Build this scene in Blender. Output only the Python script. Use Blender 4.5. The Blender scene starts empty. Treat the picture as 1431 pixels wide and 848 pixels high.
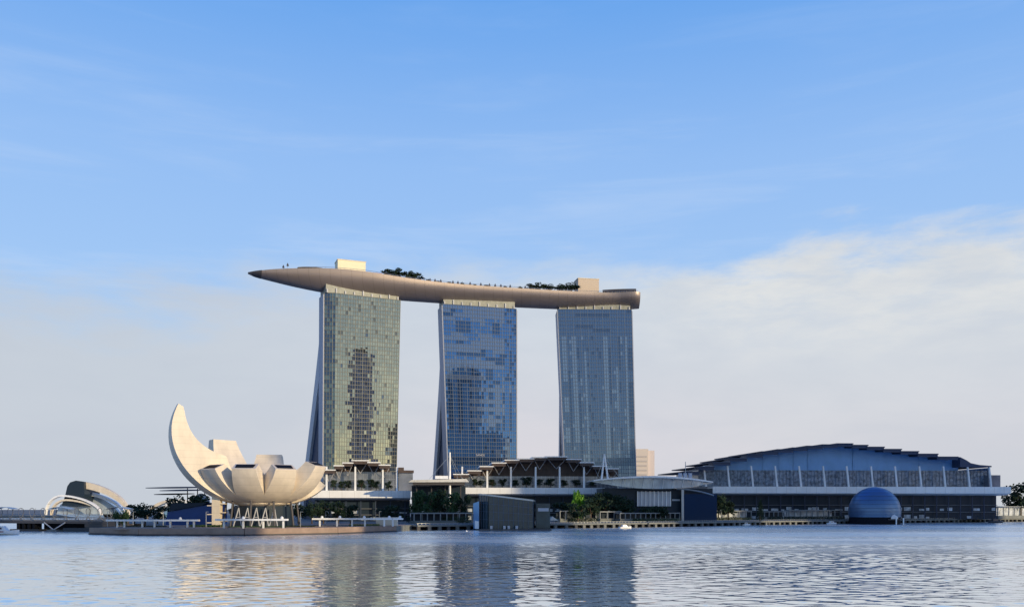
import bpy, math, random
from math import sin, cos, tan, pi, radians, atan2, sqrt
from mathutils import Vector, noise as mnoise

scene = bpy.context.scene
COL = scene.collection
rnd = random.Random(7)

# ------------------------------------------------------------------ camera, light, exposure
CX, HOR, FPX, EYE = 715.5, 711.0, 1187.0, 12.0     # photo pixel of the axis, horizon row, focal length in photo pixels, eye height
cam_d = bpy.data.cameras.new('camera')
cam = bpy.data.objects.new('camera', cam_d)
COL.objects.link(cam)
cam.location = (0, 0, EYE)
cam.rotation_euler = (radians(90), 0, 0)
cam_d.sensor_width = 36
cam_d.lens = FPX / 1431 * 36
cam_d.shift_y = (HOR - 424) / 1431
cam_d.clip_start, cam_d.clip_end = 1.0, 30000
scene.camera = cam

SUN_AZ, SUN_EL = 52.0, 10.0         # degrees right of straight behind the camera, degrees above the horizon
sx, sy, sz = sin(radians(SUN_AZ)), -cos(radians(SUN_AZ)), tan(radians(SUN_EL))
sun_d = bpy.data.lights.new('sun', 'SUN')
sun = bpy.data.objects.new('sun', sun_d)
COL.objects.link(sun)
sun.location = (900, -700, 400)
sun.rotation_euler = Vector((sx, sy, sz)).to_track_quat('Z', 'Y').to_euler()
sun_d.energy = 3.6
sun_d.angle = radians(0.5)
sun_d.color = (1.0, 0.79, 0.48)

scene.view_settings.view_transform = 'Standard'
scene.view_settings.look = 'None'
scene.view_settings.exposure = 0.0
scene.view_settings.gamma = 1.0
scene.view_settings.use_curve_mapping = False
scene.render.engine = 'CYCLES'
scene.cycles.max_bounces = 6
scene.cycles.use_denoising = True
scene.cycles.sample_clamp_indirect = 4.0
scene.cycles.sample_clamp_direct = 12.0

# node helper -------------------------------------------------------
class NT:
    def __init__(self, tree):
        self.t = tree
        tree.nodes.clear()
    def n(self, typ, **kw):
        nd = self.t.nodes.new(typ)
        for k, v in kw.items():
            setattr(nd, k, v)
        return nd
    def link(self, a, b):
        self.t.links.new(a, b)
    def set(self, sock, v):
        if hasattr(v, 'is_output') or isinstance(v, bpy.types.NodeSocket):
            self.t.links.new(v, sock)
        else:
            sock.default_value = v
    def math(self, op, a, b=0.0, c=None, clamp=False):
        nd = self.n('ShaderNodeMath', operation=op, use_clamp=clamp)
        self.set(nd.inputs[0], a); self.set(nd.inputs[1], b)
        if c is not None: self.set(nd.inputs[2], c)
        return nd.outputs[0]
    def sstep(self, x, lo, hi, to0=0.0, to1=1.0):
        nd = self.n('ShaderNodeMapRange', interpolation_type='SMOOTHSTEP')
        self.set(nd.inputs[0], x); self.set(nd.inputs[1], lo); self.set(nd.inputs[2], hi)
        self.set(nd.inputs[3], to0); self.set(nd.inputs[4], to1)
        return nd.outputs[0]
    def mix(self, f, a, b, mode='MIX'):
        nd = self.n('ShaderNodeMix', data_type='RGBA', blend_type=mode)
        self.set(nd.inputs[0], f)
        self.set(nd.inputs[6], a if not isinstance(a, tuple) else (*a, 1)[:4])
        self.set(nd.inputs[7], b if not isinstance(b, tuple) else (*b, 1)[:4])
        return nd.outputs[2]
    def ramp(self, f, stops, interp='LINEAR'):
        nd = self.n('ShaderNodeValToRGB')
        cr = nd.color_ramp
        cr.interpolation = interp
        while len(cr.elements) < len(stops):
            cr.elements.new(0.5)
        for e, (p, c) in zip(cr.elements, stops):
            e.position = p
            e.color = (*c, 1) if len(c) == 3 else c
        self.set(nd.inputs[0], f)
        return nd.outputs[0]
    def noise(self, vec, scale, detail=4, rough=0.5, dist=0.0):
        nd = self.n('ShaderNodeTexNoise')
        self.set(nd.inputs['Vector'], vec)
        nd.inputs['Scale'].default_value = scale
        nd.inputs['Detail'].default_value = detail
        nd.inputs['Roughness'].default_value = rough
        nd.inputs['Distortion'].default_value = dist
        return nd.outputs[0]
    def comb(self, x, y, z=0.0):
        nd = self.n('ShaderNodeCombineXYZ')
        self.set(nd.inputs[0], x); self.set(nd.inputs[1], y); self.set(nd.inputs[2], z)
        return nd.outputs[0]

def srgb(r, g, b):
    f = lambda v: (v / 255 / 12.92) if v <= 10.3 else ((v / 255 + 0.055) / 1.055) ** 2.4
    return (f(r), f(g), f(b))

# sky: Nishita daylight with a low cloud bank -----------------------------------
world = bpy.data.worlds.new('World')
scene.world = world
world.use_nodes = True
W = NT(world.node_tree)
sky = W.n('ShaderNodeTexSky', sky_type='NISHITA')
sky.sun_disc = False
sky.sun_elevation = radians(SUN_EL)
sky.sun_rotation = radians(180 - SUN_AZ)
sky.altitude = 0
sky.air_density = 1.0
sky.dust_density = 0.6
sky.ozone_density = 2.5
tc = W.n('ShaderNodeTexCoord')
sep = W.n('ShaderNodeSeparateXYZ')
W.link(tc.outputs['Generated'], sep.inputs[0])
dx, dy, dz = sep.outputs
el = W.math('ARCSINE', dz)                       # elevation, radians
az = W.math('ARCTAN2', dx, dy)                   # azimuth from +Y, radians, right positive
SKY_K = 0.14
nish = W.n('ShaderNodeVectorMath', operation='SCALE')
W.link(sky.outputs[0], nish.inputs[0]); nish.inputs[3].default_value = SKY_K
# clear air between the camera side's blue zenith and its paler foot
clear = W.ramp(W.math('MULTIPLY', el, 1.0 / 0.9, clamp=True), [
    (0.00, srgb(196, 206, 220)), (0.16, srgb(180, 209, 240)), (0.28, srgb(163, 201, 247)),
    (0.42, srgb(150, 192, 246)), (0.60, srgb(108, 168, 240)), (0.8, srgb(60, 122, 220)), (1.0, srgb(45, 105, 210))])
front = W.sstep(W.math('COSINE', az), -0.35, 0.45)
base = W.mix(W.math('MULTIPLY_ADD', front, 0.50, 0.45), nish.outputs[0], clear)
# fine cirrus streaks
svec = W.comb(W.math('MULTIPLY', az, 1.0), W.math('MULTIPLY', el, 9.0), 0.0)
st = W.noise(svec, 2.6, 6, 0.6, 0.4)
streak = W.sstep(st, 0.46, 0.76, 0.0, 0.42)
base = W.mix(W.math('MULTIPLY', streak, W.sstep(el, 0.65, 0.15)), base, srgb(205, 222, 246))
# cloud bank: its top edge climbs from the left to the right
cvec = W.comb(W.math('MULTIPLY', az, 1.0), W.math('MULTIPLY', el, 3.2), 1.7)
cn = W.noise(cvec, 5.0, 8, 0.58, 0.3)
cn2 = W.noise(cvec, 14.0, 6, 0.6, 0.2)
edge = W.ramp(W.math('MULTIPLY_ADD', az, 0.72, 0.5, clamp=True), [
    (0.0, (0.205,) * 3), (0.22, (0.232,) * 3), (0.46, (0.282,) * 3), (0.56, (0.292,) * 3),
    (0.66, (0.285,) * 3), (0.86, (0.272,) * 3), (1.0, (0.262,) * 3)])
edge = W.math('ADD', edge, W.math('MULTIPLY', W.math('SUBTRACT', cn, 0.5), 0.15))
edge = W.math('ADD', edge, W.math('MULTIPLY', W.math('SUBTRACT', cn2, 0.5), 0.05))
below = W.math('SUBTRACT', edge, el)
soft = W.sstep(az, 0.05, 0.28)                    # the bank is crisp on the right, hazy on the left
wid = W.math('MULTIPLY_ADD', soft, -0.020, 0.058)
mask = W.sstep(W.math('DIVIDE', below, wid), -0.5, 1.0)
mask = W.math('MULTIPLY', mask, W.math('MULTIPLY_ADD', soft, 0.03, 0.92))
ccol = W.ramp(W.math('MULTIPLY', el, 3.0, clamp=True), [
    (0.0, srgb(208, 211, 216)), (0.2, srgb(217, 216, 221)), (0.45, srgb(213, 217, 223)), (1.0, srgb(208, 219, 229))])
rim = W.math('MULTIPLY', W.sstep(below, 0.13, 0.02), soft)
rim = W.math('MULTIPLY', rim, W.sstep(cn2, 0.3, 0.65))
ccol = W.mix(W.math('MULTIPLY', rim, 0.75), ccol, srgb(236, 234, 228))
warm = W.math('MULTIPLY', W.sstep(W.math('ABSOLUTE', W.math('SUBTRACT', az, 0.06)), 0.30, 0.0), W.sstep(el, 0.22, 0.03))
ccol = W.mix(W.math('MULTIPLY', warm, 0.5), ccol, srgb(222, 214, 220))
left_dull = W.sstep(az, -0.05, -0.45)
ccol = W.mix(W.math('MULTIPLY', left_dull, 0.75), ccol, srgb(196, 204, 214))
dim = W.sstep(cn, 0.35, 0.75, 0.0, 0.30)
ccol = W.mix(dim, ccol, srgb(186, 194, 208))
total = W.mix(W.math('MULTIPLY', mask, W.sstep(W.math('COSINE', az), 0.0, 0.3)), base, ccol)
bg = W.n('ShaderNodeBackground')
W.link(total, bg.inputs[0]); bg.inputs[1].default_value = 1.0
wo = W.n('ShaderNodeOutputWorld')
W.link(bg.outputs[0], wo.inputs[0])

# ------------------------------------------------------------------ materials
def mat(name, col, rough=0.6, metal=0.0, var=0.0, vscale=0.3, spec=0.5, stretch=(1, 1, 1), bump=0.0):
    m = bpy.data.materials.new(name)
    m.use_nodes = True
    N = NT(m.node_tree)
    out = N.n('ShaderNodeOutputMaterial')
    b = N.n('ShaderNodeBsdfPrincipled')
    N.link(b.outputs[0], out.inputs[0])
    b.inputs['Base Color'].default_value = (*col, 1)
    b.inputs['Roughness'].default_value = rough
    b.inputs['Metallic'].default_value = metal
    b.inputs['Specular IOR Level'].default_value = spec
    if var or bump:
        t = N.n('ShaderNodeTexCoord')
        mp = N.n('ShaderNodeMapping')
        N.link(t.outputs['Object'], mp.inputs[0])
        mp.inputs['Scale'].default_value = stretch
        ns = N.noise(mp.outputs[0], vscale, 5, 0.6)
        if var:
            lo = tuple(max(0, c * (1 - var)) for c in col)
            hi = tuple(min(1, c * (1 + var)) for c in col)
            N.link(N.ramp(ns, [(0.3, lo), (0.7, hi)]), b.inputs['Base Color'])
        if bump:
            bp = N.n('ShaderNodeBump')
            bp.inputs['Strength'].default_value = bump
            N.link(ns, bp.inputs['Height'])
            N.link(bp.outputs[0], b.inputs['Normal'])
    return m

M = {}
M['white'] = mat('white_painted_steel', (0.87, 0.88, 0.88), 0.45, var=0.07, vscale=0.15)
M['white_clean'] = mat('white_gelcoat', (0.8, 0.8, 0.8), 0.3)
M['cream'] = mat('cream_frp_panel', (0.73, 0.64, 0.51), 0.5, var=0.11, vscale=0.22, stretch=(1, 1, .35))
M['cream_dull'] = mat('cream_plaster', (0.66, 0.58, 0.45), 0.7, var=0.06)
M['block_yellow'] = mat('cream_yellow_panel', (0.86, 0.79, 0.56), 0.6, var=0.04)
M['pale_plant'] = mat('pale_green_grey_panel', (0.32, 0.33, 0.29), 0.6, var=0.2)
M['atrium'] = mat('navy_atrium_glass', (0.012, 0.035, 0.09), 0.5, spec=0.12)
M['facet'] = mat('reflective_teal_glass', (0.10, 0.15, 0.17), 0.08, metal=0.5, var=0.3, vscale=0.25)
M['stone'] = mat('grey_stone', (0.17, 0.18, 0.17), 0.8, var=0.2, vscale=0.2)
M['granite'] = mat('warm_granite_paving', (0.30, 0.215, 0.165), 0.8, var=0.2, vscale=0.25)
M['quay'] = mat('stained_quay_concrete', (0.12, 0.125, 0.135), 0.85, var=0.35, vscale=0.35, stretch=(1, 1, 3))
M['timber'] = mat('weathered_timber', (0.17, 0.18, 0.155), 0.8, var=0.25, vscale=0.4)
M['pile'] = mat('wet_dark_pile', (0.05, 0.05, 0.055), 0.7)
M['pile_pale'] = mat('concrete_pile', (0.15, 0.155, 0.15), 0.8, var=0.2)
M['steel'] = mat('grey_stainless_steel', (0.42, 0.45, 0.48), 0.35, metal=0.6)
M['steel_dark'] = mat('dark_bronze_steel', (0.07, 0.065, 0.07), 0.5)
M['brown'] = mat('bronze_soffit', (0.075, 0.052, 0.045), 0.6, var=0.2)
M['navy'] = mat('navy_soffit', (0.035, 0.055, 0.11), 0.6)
M['blue_clad'] = mat('blue_metal_cladding', (0.18, 0.38, 0.68), 0.4, metal=0.1, var=0.10, vscale=0.1)
M['blue_wall'] = mat('saturated_blue_panel', (0.015, 0.07, 0.27), 0.4, var=0.15, vscale=0.1)
M['hull'] = mat('bronze_pink_hull_panel', (0.31, 0.26, 0.24), 0.42, metal=0.35, var=0.06, vscale=0.06)
M['deck'] = mat('roof_deck', (0.30, 0.25, 0.20), 0.8, var=0.2)
M['end_grey'] = mat('lavender_grey_end_wall', (0.34, 0.37, 0.46), 0.55, var=0.06)
M['end_pale'] = mat('pale_concrete_fin', (0.50, 0.51, 0.55), 0.6, var=0.08)
M['core'] = mat('grey_core', (0.16, 0.17, 0.19), 0.7)
M['dark_glass'] = mat('dark_blue_glass', (0.010, 0.030, 0.075), 0.08, spec=0.8)
M['dark_recess'] = mat('dark_glass_and_recess_shade', (0.022, 0.036, 0.056), 0.35, spec=0.2)  # recess shade under the eaves is put into this dark colour
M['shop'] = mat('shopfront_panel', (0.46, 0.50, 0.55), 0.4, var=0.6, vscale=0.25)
M['grey_glass'] = mat('grey_lavender_glass', (0.20, 0.22, 0.27), 0.15, metal=0.3, var=0.3, vscale=0.12)
M['grid_glass'] = mat('tinted_lobby_glass', (0.19, 0.24, 0.31), 0.25, metal=0.1, var=0.75, vscale=0.35)
M['pale_glass'] = mat('pale_canopy_glass', (0.45, 0.52, 0.58), 0.2, metal=0.2, var=0.3, vscale=0.15)
M['teal_glass'] = mat('teal_grey_glass', (0.03, 0.055, 0.065), 0.2, metal=0.0, var=0.25, vscale=0.15)
M['fin_blue'] = mat('bright_blue_glass_fin', (0.20, 0.42, 0.75), 0.12, metal=0.5)
M['sphere'] = mat('blue_sphere_glass', (0.11, 0.20, 0.35), 0.34, metal=0.5, spec=0.8)
M['black'] = mat('flat_black_and_shade', (0.010, 0.012, 0.018), 0.7, spec=0.1)  # also carries the shade under the footbridge and boardwalks
M['bark'] = mat('tree_bark', (0.09, 0.065, 0.045), 0.9)
M['lawn'] = mat('lawn_grass', (0.06, 0.10, 0.03), 0.9, var=0.4, vscale=0.5)
M['far_pink'] = mat('hazy_far_tower_render', (0.66, 0.585, 0.53), 0.8)  # distance haze put into the wall colour
M['beige_far'] = mat('beige_tower_render', (0.60, 0.50, 0.40), 0.8)
M['pinkish_far'] = mat('pale_pink_tower_render', (0.70, 0.62, 0.60), 0.8)
M['window_far'] = mat('hazy_window_band_glass', (0.52, 0.47, 0.45), 0.3)  # haze put in as well, nearly as pale as the wall
M['red'] = mat('red_hull_stripe', (0.30, 0.03, 0.03), 0.4)
M['cyan'] = mat('pale_blue_glass', (0.25, 0.45, 0.68), 0.15, metal=0.4)
M['cbd'] = mat('office_tower_glass', (0.07, 0.13, 0.24), 0.3, metal=0.2, var=0.3, vscale=0.05)
M['cbd_dark'] = mat('dark_office_tower_glass', (0.22, 0.36, 0.70), 0.4, var=0.3, vscale=0.05)

def seams(m, axis, period, width, k):
    """cladding joints: thin darker lines at a fixed spacing along an object axis"""
    N = NT.__new__(NT); N.t = m.node_tree
    b = [n for n in N.t.nodes if n.type == 'BSDF_PRINCIPLED'][0]
    src = b.inputs['Base Color'].links[0].from_socket
    t = N.n('ShaderNodeTexCoord'); sp = N.n('ShaderNodeSeparateXYZ'); N.link(t.outputs['Object'], sp.inputs[0])
    f = N.math('FRACT', N.math('DIVIDE', sp.outputs[axis], period))
    line = N.math('LESS_THAN', f, width / period)
    N.link(N.mix(N.math('MULTIPLY', line, 1 - k), src, (0.08, 0.07, 0.06)), b.inputs['Base Color'])
seams(M['cream'], 2, 3.4, 0.26, 0.88)
seams(M['hull'], 0, 8.5, 0.45, 0.72)
seams(M['white'], 0, 9.0, 0.35, 0.75)

def leafm(name, col, var=0.45):
    m = mat(name, col, 0.75, var=var, vscale=0.9, spec=0.25)
    return m
M['arcade'] = mat('grey_arcade_stone', (0.26, 0.28, 0.29), 0.7, var=0.15)
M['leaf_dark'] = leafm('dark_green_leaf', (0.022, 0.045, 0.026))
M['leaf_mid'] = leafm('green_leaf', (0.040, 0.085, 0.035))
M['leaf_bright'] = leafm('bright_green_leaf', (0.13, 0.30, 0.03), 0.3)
M['leaf_lime'] = leafm('sunlit_yellow_green_leaf', (0.16, 0.20, 0.03), 0.4)

def glass(name, col, rough, metal, spec=0.6):
    return mat(name, col, rough, metal=metal, spec=spec)
# hotel glass: clear, curtained and dark panes per tower
M['g1a'] = glass('gold_green_coated_glass', (0.205, 0.24, 0.225), 0.008, 0.85)
M['g1b'] = glass('gold_green_curtained_pane', (0.255, 0.285, 0.25), 0.02, 0.8)
M['g1c'] = glass('gold_green_dark_pane', (0.115, 0.13, 0.13), 0.02, 0.8)
M['g1d'] = glass('slate_pane_and_reflection', (0.07, 0.11, 0.17), 0.02, 0.6)
M['g2a'] = glass('deep_blue_coated_glass', (0.045, 0.15, 0.38), 0.01, 0.6)
M['g2b'] = glass('deep_blue_curtained_pane', (0.12, 0.19, 0.33), 0.06, 0.55)
M['g2c'] = glass('deep_blue_dark_pane', (0.027, 0.085, 0.21), 0.02, 0.65)
M['g3a'] = glass('steel_blue_coated_glass', (0.10, 0.165, 0.28), 0.01, 0.65)
M['g3b'] = glass('steel_blue_curtained_pane', (0.17, 0.25, 0.37), 0.06, 0.5)
M['g3c'] = glass('steel_blue_dark_pane', (0.065, 0.115, 0.21), 0.02, 0.6)
M['m1'] = mat('olive_mullion', (0.13, 0.14, 0.13), 0.5)
M['m2'] = mat('blue_grey_mullion', (0.08, 0.12, 0.19), 0.5)
M['m3'] = mat('steel_blue_mullion', (0.11, 0.155, 0.23), 0.5)

# ------------------------------------------------------------------ mesh helpers
class MB:
    def __init__(self):
        self.v, self.f, self.m = [], [], []
    def add(self, verts, faces, mi=0):
        o = len(self.v)
        self.v += [tuple(p) for p in verts]
        self.f += [tuple(i + o for i in f) for f in faces]
        self.m += [mi] * len(faces)
        return self
    def bx(self, x0, x1, y0, y1, z0, z1, mi=0):
        v = [(x0, y0, z0), (x1, y0, z0), (x1, y1, z0), (x0, y1, z0), (x0, y0, z1), (x1, y0, z1), (x1, y1, z1), (x0, y1, z1)]
        return self.add(v, [(0, 3, 2, 1), (4, 5, 6, 7), (0, 1, 5, 4), (1, 2, 6, 5), (2, 3, 7, 6), (3, 0, 4, 7)], mi)
    def tube(self, p, q, r, n=6, r2=None, mi=0):
        p, q = Vector(p), Vector(q)
        d = (q - p).normalized()
        a = d.orthogonal().normalized(); b = d.cross(a)
        r2 = r if r2 is None else r2
        v = []
        for c, rr in ((p, r), (q, r2)):
            v += [c + (a * cos(2 * pi * i / n) + b * sin(2 * pi * i / n)) * rr for i in range(n)]
        f = [(i, (i + 1) % n, (i + 1) % n + n, i + n) for i in range(n)]
        f += [tuple(range(n))[::-1], tuple(range(n, 2 * n))]
        return self.add(v, f, mi)
    def path(self, pts, r, n=6, mi=0):
        rings = []
        pts = [Vector(p) for p in pts]
        for i, p in enumerate(pts):
            d = (pts[min(i + 1, len(pts) - 1)] - pts[max(i - 1, 0)]).normalized()
            up = Vector((0, 0, 1)) if abs(d.z) < 0.95 else Vector((1, 0, 0))
            a = d.cross(up).normalized(); b = d.cross(a)
            rr = r[i] if isinstance(r, (list, tuple)) else r
            rings.append([p + (a * cos(2 * pi * k / n) + b * sin(2 * pi * k / n)) * rr for k in range(n)])
        return self.loft(rings, mi=mi)
    def loft(self, rings, caps=True, mi=0, closed=True):
        n = len(rings[0])
        v = [p for r in rings for p in r]
        f = []
        for i in range(len(rings) - 1):
            for k in range(n if closed else n - 1):
                k2 = (k + 1) % n
                f.append((i * n + k, i * n + k2, (i + 1) * n + k2, (i + 1) * n + k))
        if caps:
            f.append(tuple(range(n))[::-1])
            f.append(tuple(range((len(rings) - 1) * n, len(rings) * n)))
        return self.add(v, f, mi)
    def prism(self, poly, z0, z1, mi=0):
        return self.loft([[(x, y, z0) for x, y in poly], [(x, y, z1) for x, y in poly]], mi=mi)
    def prism_u(self, poly, u0, u1, mi=0):          # polygon in (v, z) run along u
        return self.loft([[(u0, a, b) for a, b in poly], [(u1, a, b) for a, b in poly]], mi=mi)
    def prism_v(self, poly, v0, v1, mi=0):          # polygon in (u, z) run along v
        return self.loft([[(a, v0, b) for a, b in poly], [(a, v1, b) for a, b in poly]], mi=mi)
    def ell(self, c, rx, ry, rz, nu=12, nv=8, z_lo=-1.0, mi=0):
        rings = []
        for j in range(nv + 1):
            t = z_lo + (1 - z_lo) * j / nv
            t = max(-0.999, min(0.999, sin(math.asin(z_lo) + (pi / 2 - math.asin(z_lo)) * j / nv)))
            rr = sqrt(1 - t * t)
            rings.append([(c[0] + rx * rr * cos(2 * pi * k / nu), c[1] + ry * rr * sin(2 * pi * k / nu), c[2] + rz * t) for k in range(nu)])
        return self.loft(rings, mi=mi)
    def build(self, name, mats, parent=None, smooth=False, recalc=True):
        me = bpy.data.meshes.new(name)
        me.from_pydata(self.v, [], self.f)
        for m in (mats if isinstance(mats, (list, tuple)) else [mats]):
            me.materials.append(m)
        me.polygons.foreach_set('material_index', self.m)
        me.validate()
        if recalc:
            import bmesh
            b = bmesh.new(); b.from_mesh(me)
            bmesh.ops.recalc_face_normals(b, faces=b.faces)
            b.to_mesh(me); b.free()
        if smooth:
            me.polygons.foreach_set('use_smooth', [True] * len(me.polygons))
            try: me.set_sharp_from_angle(angle=radians(40))
            except Exception: pass
        me.update()
        o = bpy.data.objects.new(name, me)
        COL.objects.link(o)
        if parent: o.parent = parent
        return o

def thing(name, label, cat, loc=(0, 0, 0), rz=0.0, group=None):
    o = bpy.data.objects.new(name, None)
    COL.objects.link(o)
    o.location = loc; o.rotation_euler = (0, 0, rz)
    o.empty_display_size = 1
    o['label'] = label; o['category'] = cat
    if group: o['group'] = group
    return o
def tag(o, label, cat, group=None, kind=None):
    o['label'] = label; o['category'] = cat
    if group: o['group'] = group
    if kind: o['kind'] = kind
    return o

def pt(px, py, D):                       # the point at depth D whose photo pixel is (px, py)
    return Vector(((px - CX) / FPX * D, D, EYE + (HOR - py) / FPX * D))

class Fr:                                # a building's own frame: u along its front, v away from the viewer
    def __init__(self, px, D, yaw=0.0):
        self.x0, self.y0 = (px - CX) / FPX * D, D
        self.a = radians(yaw); self.ca, self.sa = cos(self.a), sin(self.a)
    def u(self, px, v=0.0):
        k = (px - CX) / FPX
        return (k * (self.y0 + v * self.ca) - self.x0 + v * self.sa) / (self.ca - k * self.sa)
    def z(self, py, u=0.0, v=0.0):
        return EYE + (HOR - py) / FPX * (self.y0 + u * self.sa + v * self.ca)
    def thing(self, name, label, cat, group=None, z=0.0):
        return thing(name, label, cat, (self.x0, self.y0, z), self.a, group)

# ------------------------------------------------------------------ setting: water and ground
def structure(mb, name, m, label):
    o = mb.build(name, m)
    o['kind'] = 'structure'; o['label'] = label
    return o

wm = bpy.data.materials.new('bay_water'); wm.use_nodes = True
N = NT(wm.node_tree)
out = N.n('ShaderNodeOutputMaterial'); b = N.n('ShaderNodeBsdfPrincipled')
N.link(b.outputs[0], out.inputs[0])
b.inputs['Base Color'].default_value = (0.91, 0.93, 0.89, 1)
b.inputs['Roughness'].default_value = 0.06
b.inputs['IOR'].default_value = 1.6
b.inputs['Metallic'].default_value = 0.85
tcw = N.n('ShaderNodeTexCoord'); spw = N.n('ShaderNodeSeparateXYZ')
N.link(tcw.outputs['Object'], spw.inputs[0])
wv = N.comb(N.math('MULTIPLY', spw.outputs[0], 0.55), spw.outputs[1], 0.0)
w1 = N.noise(wv, 0.55, 3, 0.55)
w2 = N.noise(wv, 0.11, 3, 0.5)
calmv = N.comb(N.math('MULTIPLY', spw.outputs[0], 0.0035), N.math('MULTIPLY', spw.outputs[1], 0.02), 3.0)
calm = N.sstep(N.noise(calmv, 1.0, 4, 0.6), 0.38, 0.62, 0.35, 1.0)
near = N.sstep(spw.outputs[1], 200.0, 360.0, 0.9, 1.1)      # a breeze ruffles the water by the far quay
hgt = N.math('ADD', N.math('MULTIPLY', w1, 0.34), N.math('MULTIPLY', w2, 0.9))
hgt = N.math('MULTIPLY', hgt, N.math('MULTIPLY', calm, near))
N.link(N.math('MULTIPLY', N.sstep(spw.outputs[1], 150.0, 340.0, 0.05, 0.30), N.math('MULTIPLY_ADD', calm, 0.4, 0.6)), b.inputs['Roughness'])
bp = N.n('ShaderNodeBump'); bp.inputs['Strength'].default_value = 1.0; bp.inputs['Distance'].default_value = 0.10
N.link(hgt, bp.inputs['Height']); N.link(bp.outputs[0], b.inputs['Normal'])
import numpy as np
def water_mesh():
    """open water far out plus a sheet of real wind waves over the bay; the waves are a fixed field in world metres"""
    nc, y = 520, 92.0
    ys = []
    while y < 960: ys.append(y); y *= 1.0026
    ys = np.array(ys)[:, None]; t = np.linspace(-1, 1, nc)[None, :]
    X = t * (0.70 * ys + 12); Y = ys + 0 * t
    rg = np.random.RandomState(11)
    patch = 0.75 + 0.35 * np.sin(X * .021 + Y * .043 + 1.0) * np.sin(X * -.013 + Y * .031) + 0.2 * np.sin(Y * .09 + X * .012)
    patch = np.clip(patch, 0.35, 1.25)
    Z = np.zeros_like(X)
    n = 40
    for i in range(n):
        lam = 1.15 * (6.5 / 1.15) ** (i / (n - 1)); k = 2 * pi / lam
        th = rg.normal(0, 0.55)
        att = np.clip((lam / (ys * 0.0026) - 1.6) / 2.0, 0, 1)
        Z += att * (WAVE_SLOPE * sqrt(2 / n) / k) * np.sin(k * (X * sin(th) + Y * cos(th)) + rg.uniform(0, 2 * pi))
    Z *= patch * (0.85 + np.clip((ys - 190) / 400, 0, 0.4))
    edge_ = np.clip((1 - np.abs(t)) * 12, 0, 1) * np.ones_like(ys)
    Z = Z * edge_
    nr = ys.shape[0]
    co = np.stack([X, Y, Z], -1).reshape(-1, 3)
    a = np.arange(nr * nc).reshape(nr, nc)
    q = np.stack([a[:-1, :-1], a[:-1, 1:], a[1:, 1:], a[1:, :-1]], -1).reshape(-1, 4)
    far = np.array([(-9000, -120, -.35), (9000, -120, -.35), (9000, 12000, -.35), (-9000, 12000, -.35)])
    b0 = len(co)
    co = np.vstack([co, far]); q = np.vstack([q, [[b0, b0 + 1, b0 + 2, b0 + 3]]])
    me = bpy.data.meshes.new('bay_water')
    me.vertices.add(len(co)); me.vertices.foreach_set('co', co.ravel())
    me.loops.add(q.size); me.loops.foreach_set('vertex_index', q.ravel().astype(np.int32))
    me.polygons.add(len(q)); me.polygons.foreach_set('loop_start', np.arange(0, q.size, 4, dtype=np.int32))
    me.update(calc_edges=True)
    me.polygons.foreach_set('use_smooth', [True] * len(me.polygons))
    me.materials.append(wm)
    o = bpy.data.objects.new('bay_water', me); COL.objects.link(o)
    o['kind'] = 'structure'; o['label'] = 'rippled blue grey bay water reflecting the towers'
WAVE_SLOPE = 0.080
water_mesh()

GZ = 3.0
shore = [(-9000, 1500), (-520, 1150), (-330, 640), (-255, 500), (-206, 456), (-200, 403), (-168, 383), (-120, 381), (-84, 408), (-62, 452), (-58, 486),
         (0, 522), (85, 570), (190, 652), (300, 722), (420, 790), (560, 868), (9000, 6300)]
land = [(x, y) for x, y in shore] + [(9000, 12000), (-9000, 12000)]
structure(MB().prism(land, -4.0, GZ), 'ground', M['stone'], 'flat pale waterfront ground behind the quay')
structure(MB().bx(-9000, 9000, -6000, -30 - 90, -4, 2.0), 'near_bank', M['stone'], 'near bank of the bay behind the viewer')
# paved apron round the lotus museum, a step above the ground
apron = [(-178, 386), (-120, 383.5), (-86, 410), (-65, 453), (-61, 487), (-90, 520), (-198, 520), (-202, 456), (-197, 405)]
structure(MB().prism(apron, GZ - 0.5, GZ + 0.12), 'promenade_paving', M['granite'], 'warm granite promenade along the water below the white museum')

def quay_strip(pts, name, m, label, z0, z1, th=0.6):
    mb = MB()
    for (x0, y0), (x1, y1) in zip(pts, pts[1:]):
        d = Vector((x1 - x0, y1 - y0, 0)).normalized(); nrm = Vector((d.y, -d.x, 0))
        a = [Vector((x0, y0, 0)), Vector((x1, y1, 0)), Vector((x1, y1, 0)) + nrm * th, Vector((x0, y0, 0)) + nrm * th]
        mb.prism([(p.x, p.y) for p in a], z0, z1)
    return mb.build(name, m)
o = quay_strip(shore[2:6], 'quay_wall', M['quay'], '', -1, GZ + 0.25); tag(o, 'grey stained quay wall under the left footbridge end', 'quay wall')
o = quay_strip(shore[5:10], 'quay_wall', M['granite'], '', -1, GZ + 0.25); tag(o, 'curved warm stone quay wall below the white museum', 'quay wall')

for pts_, lab_ in ((shore[2:6], 'dark wet foot of the quay wall under the left footbridge end'), (shore[5:10], 'dark wet foot of the curved quay wall below the museum')):
    o = quay_strip(pts_, 'quay_foot', M['pile'], '', -1, 0.7, th=0.9); tag(o, lab_, 'quay foot')

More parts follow.
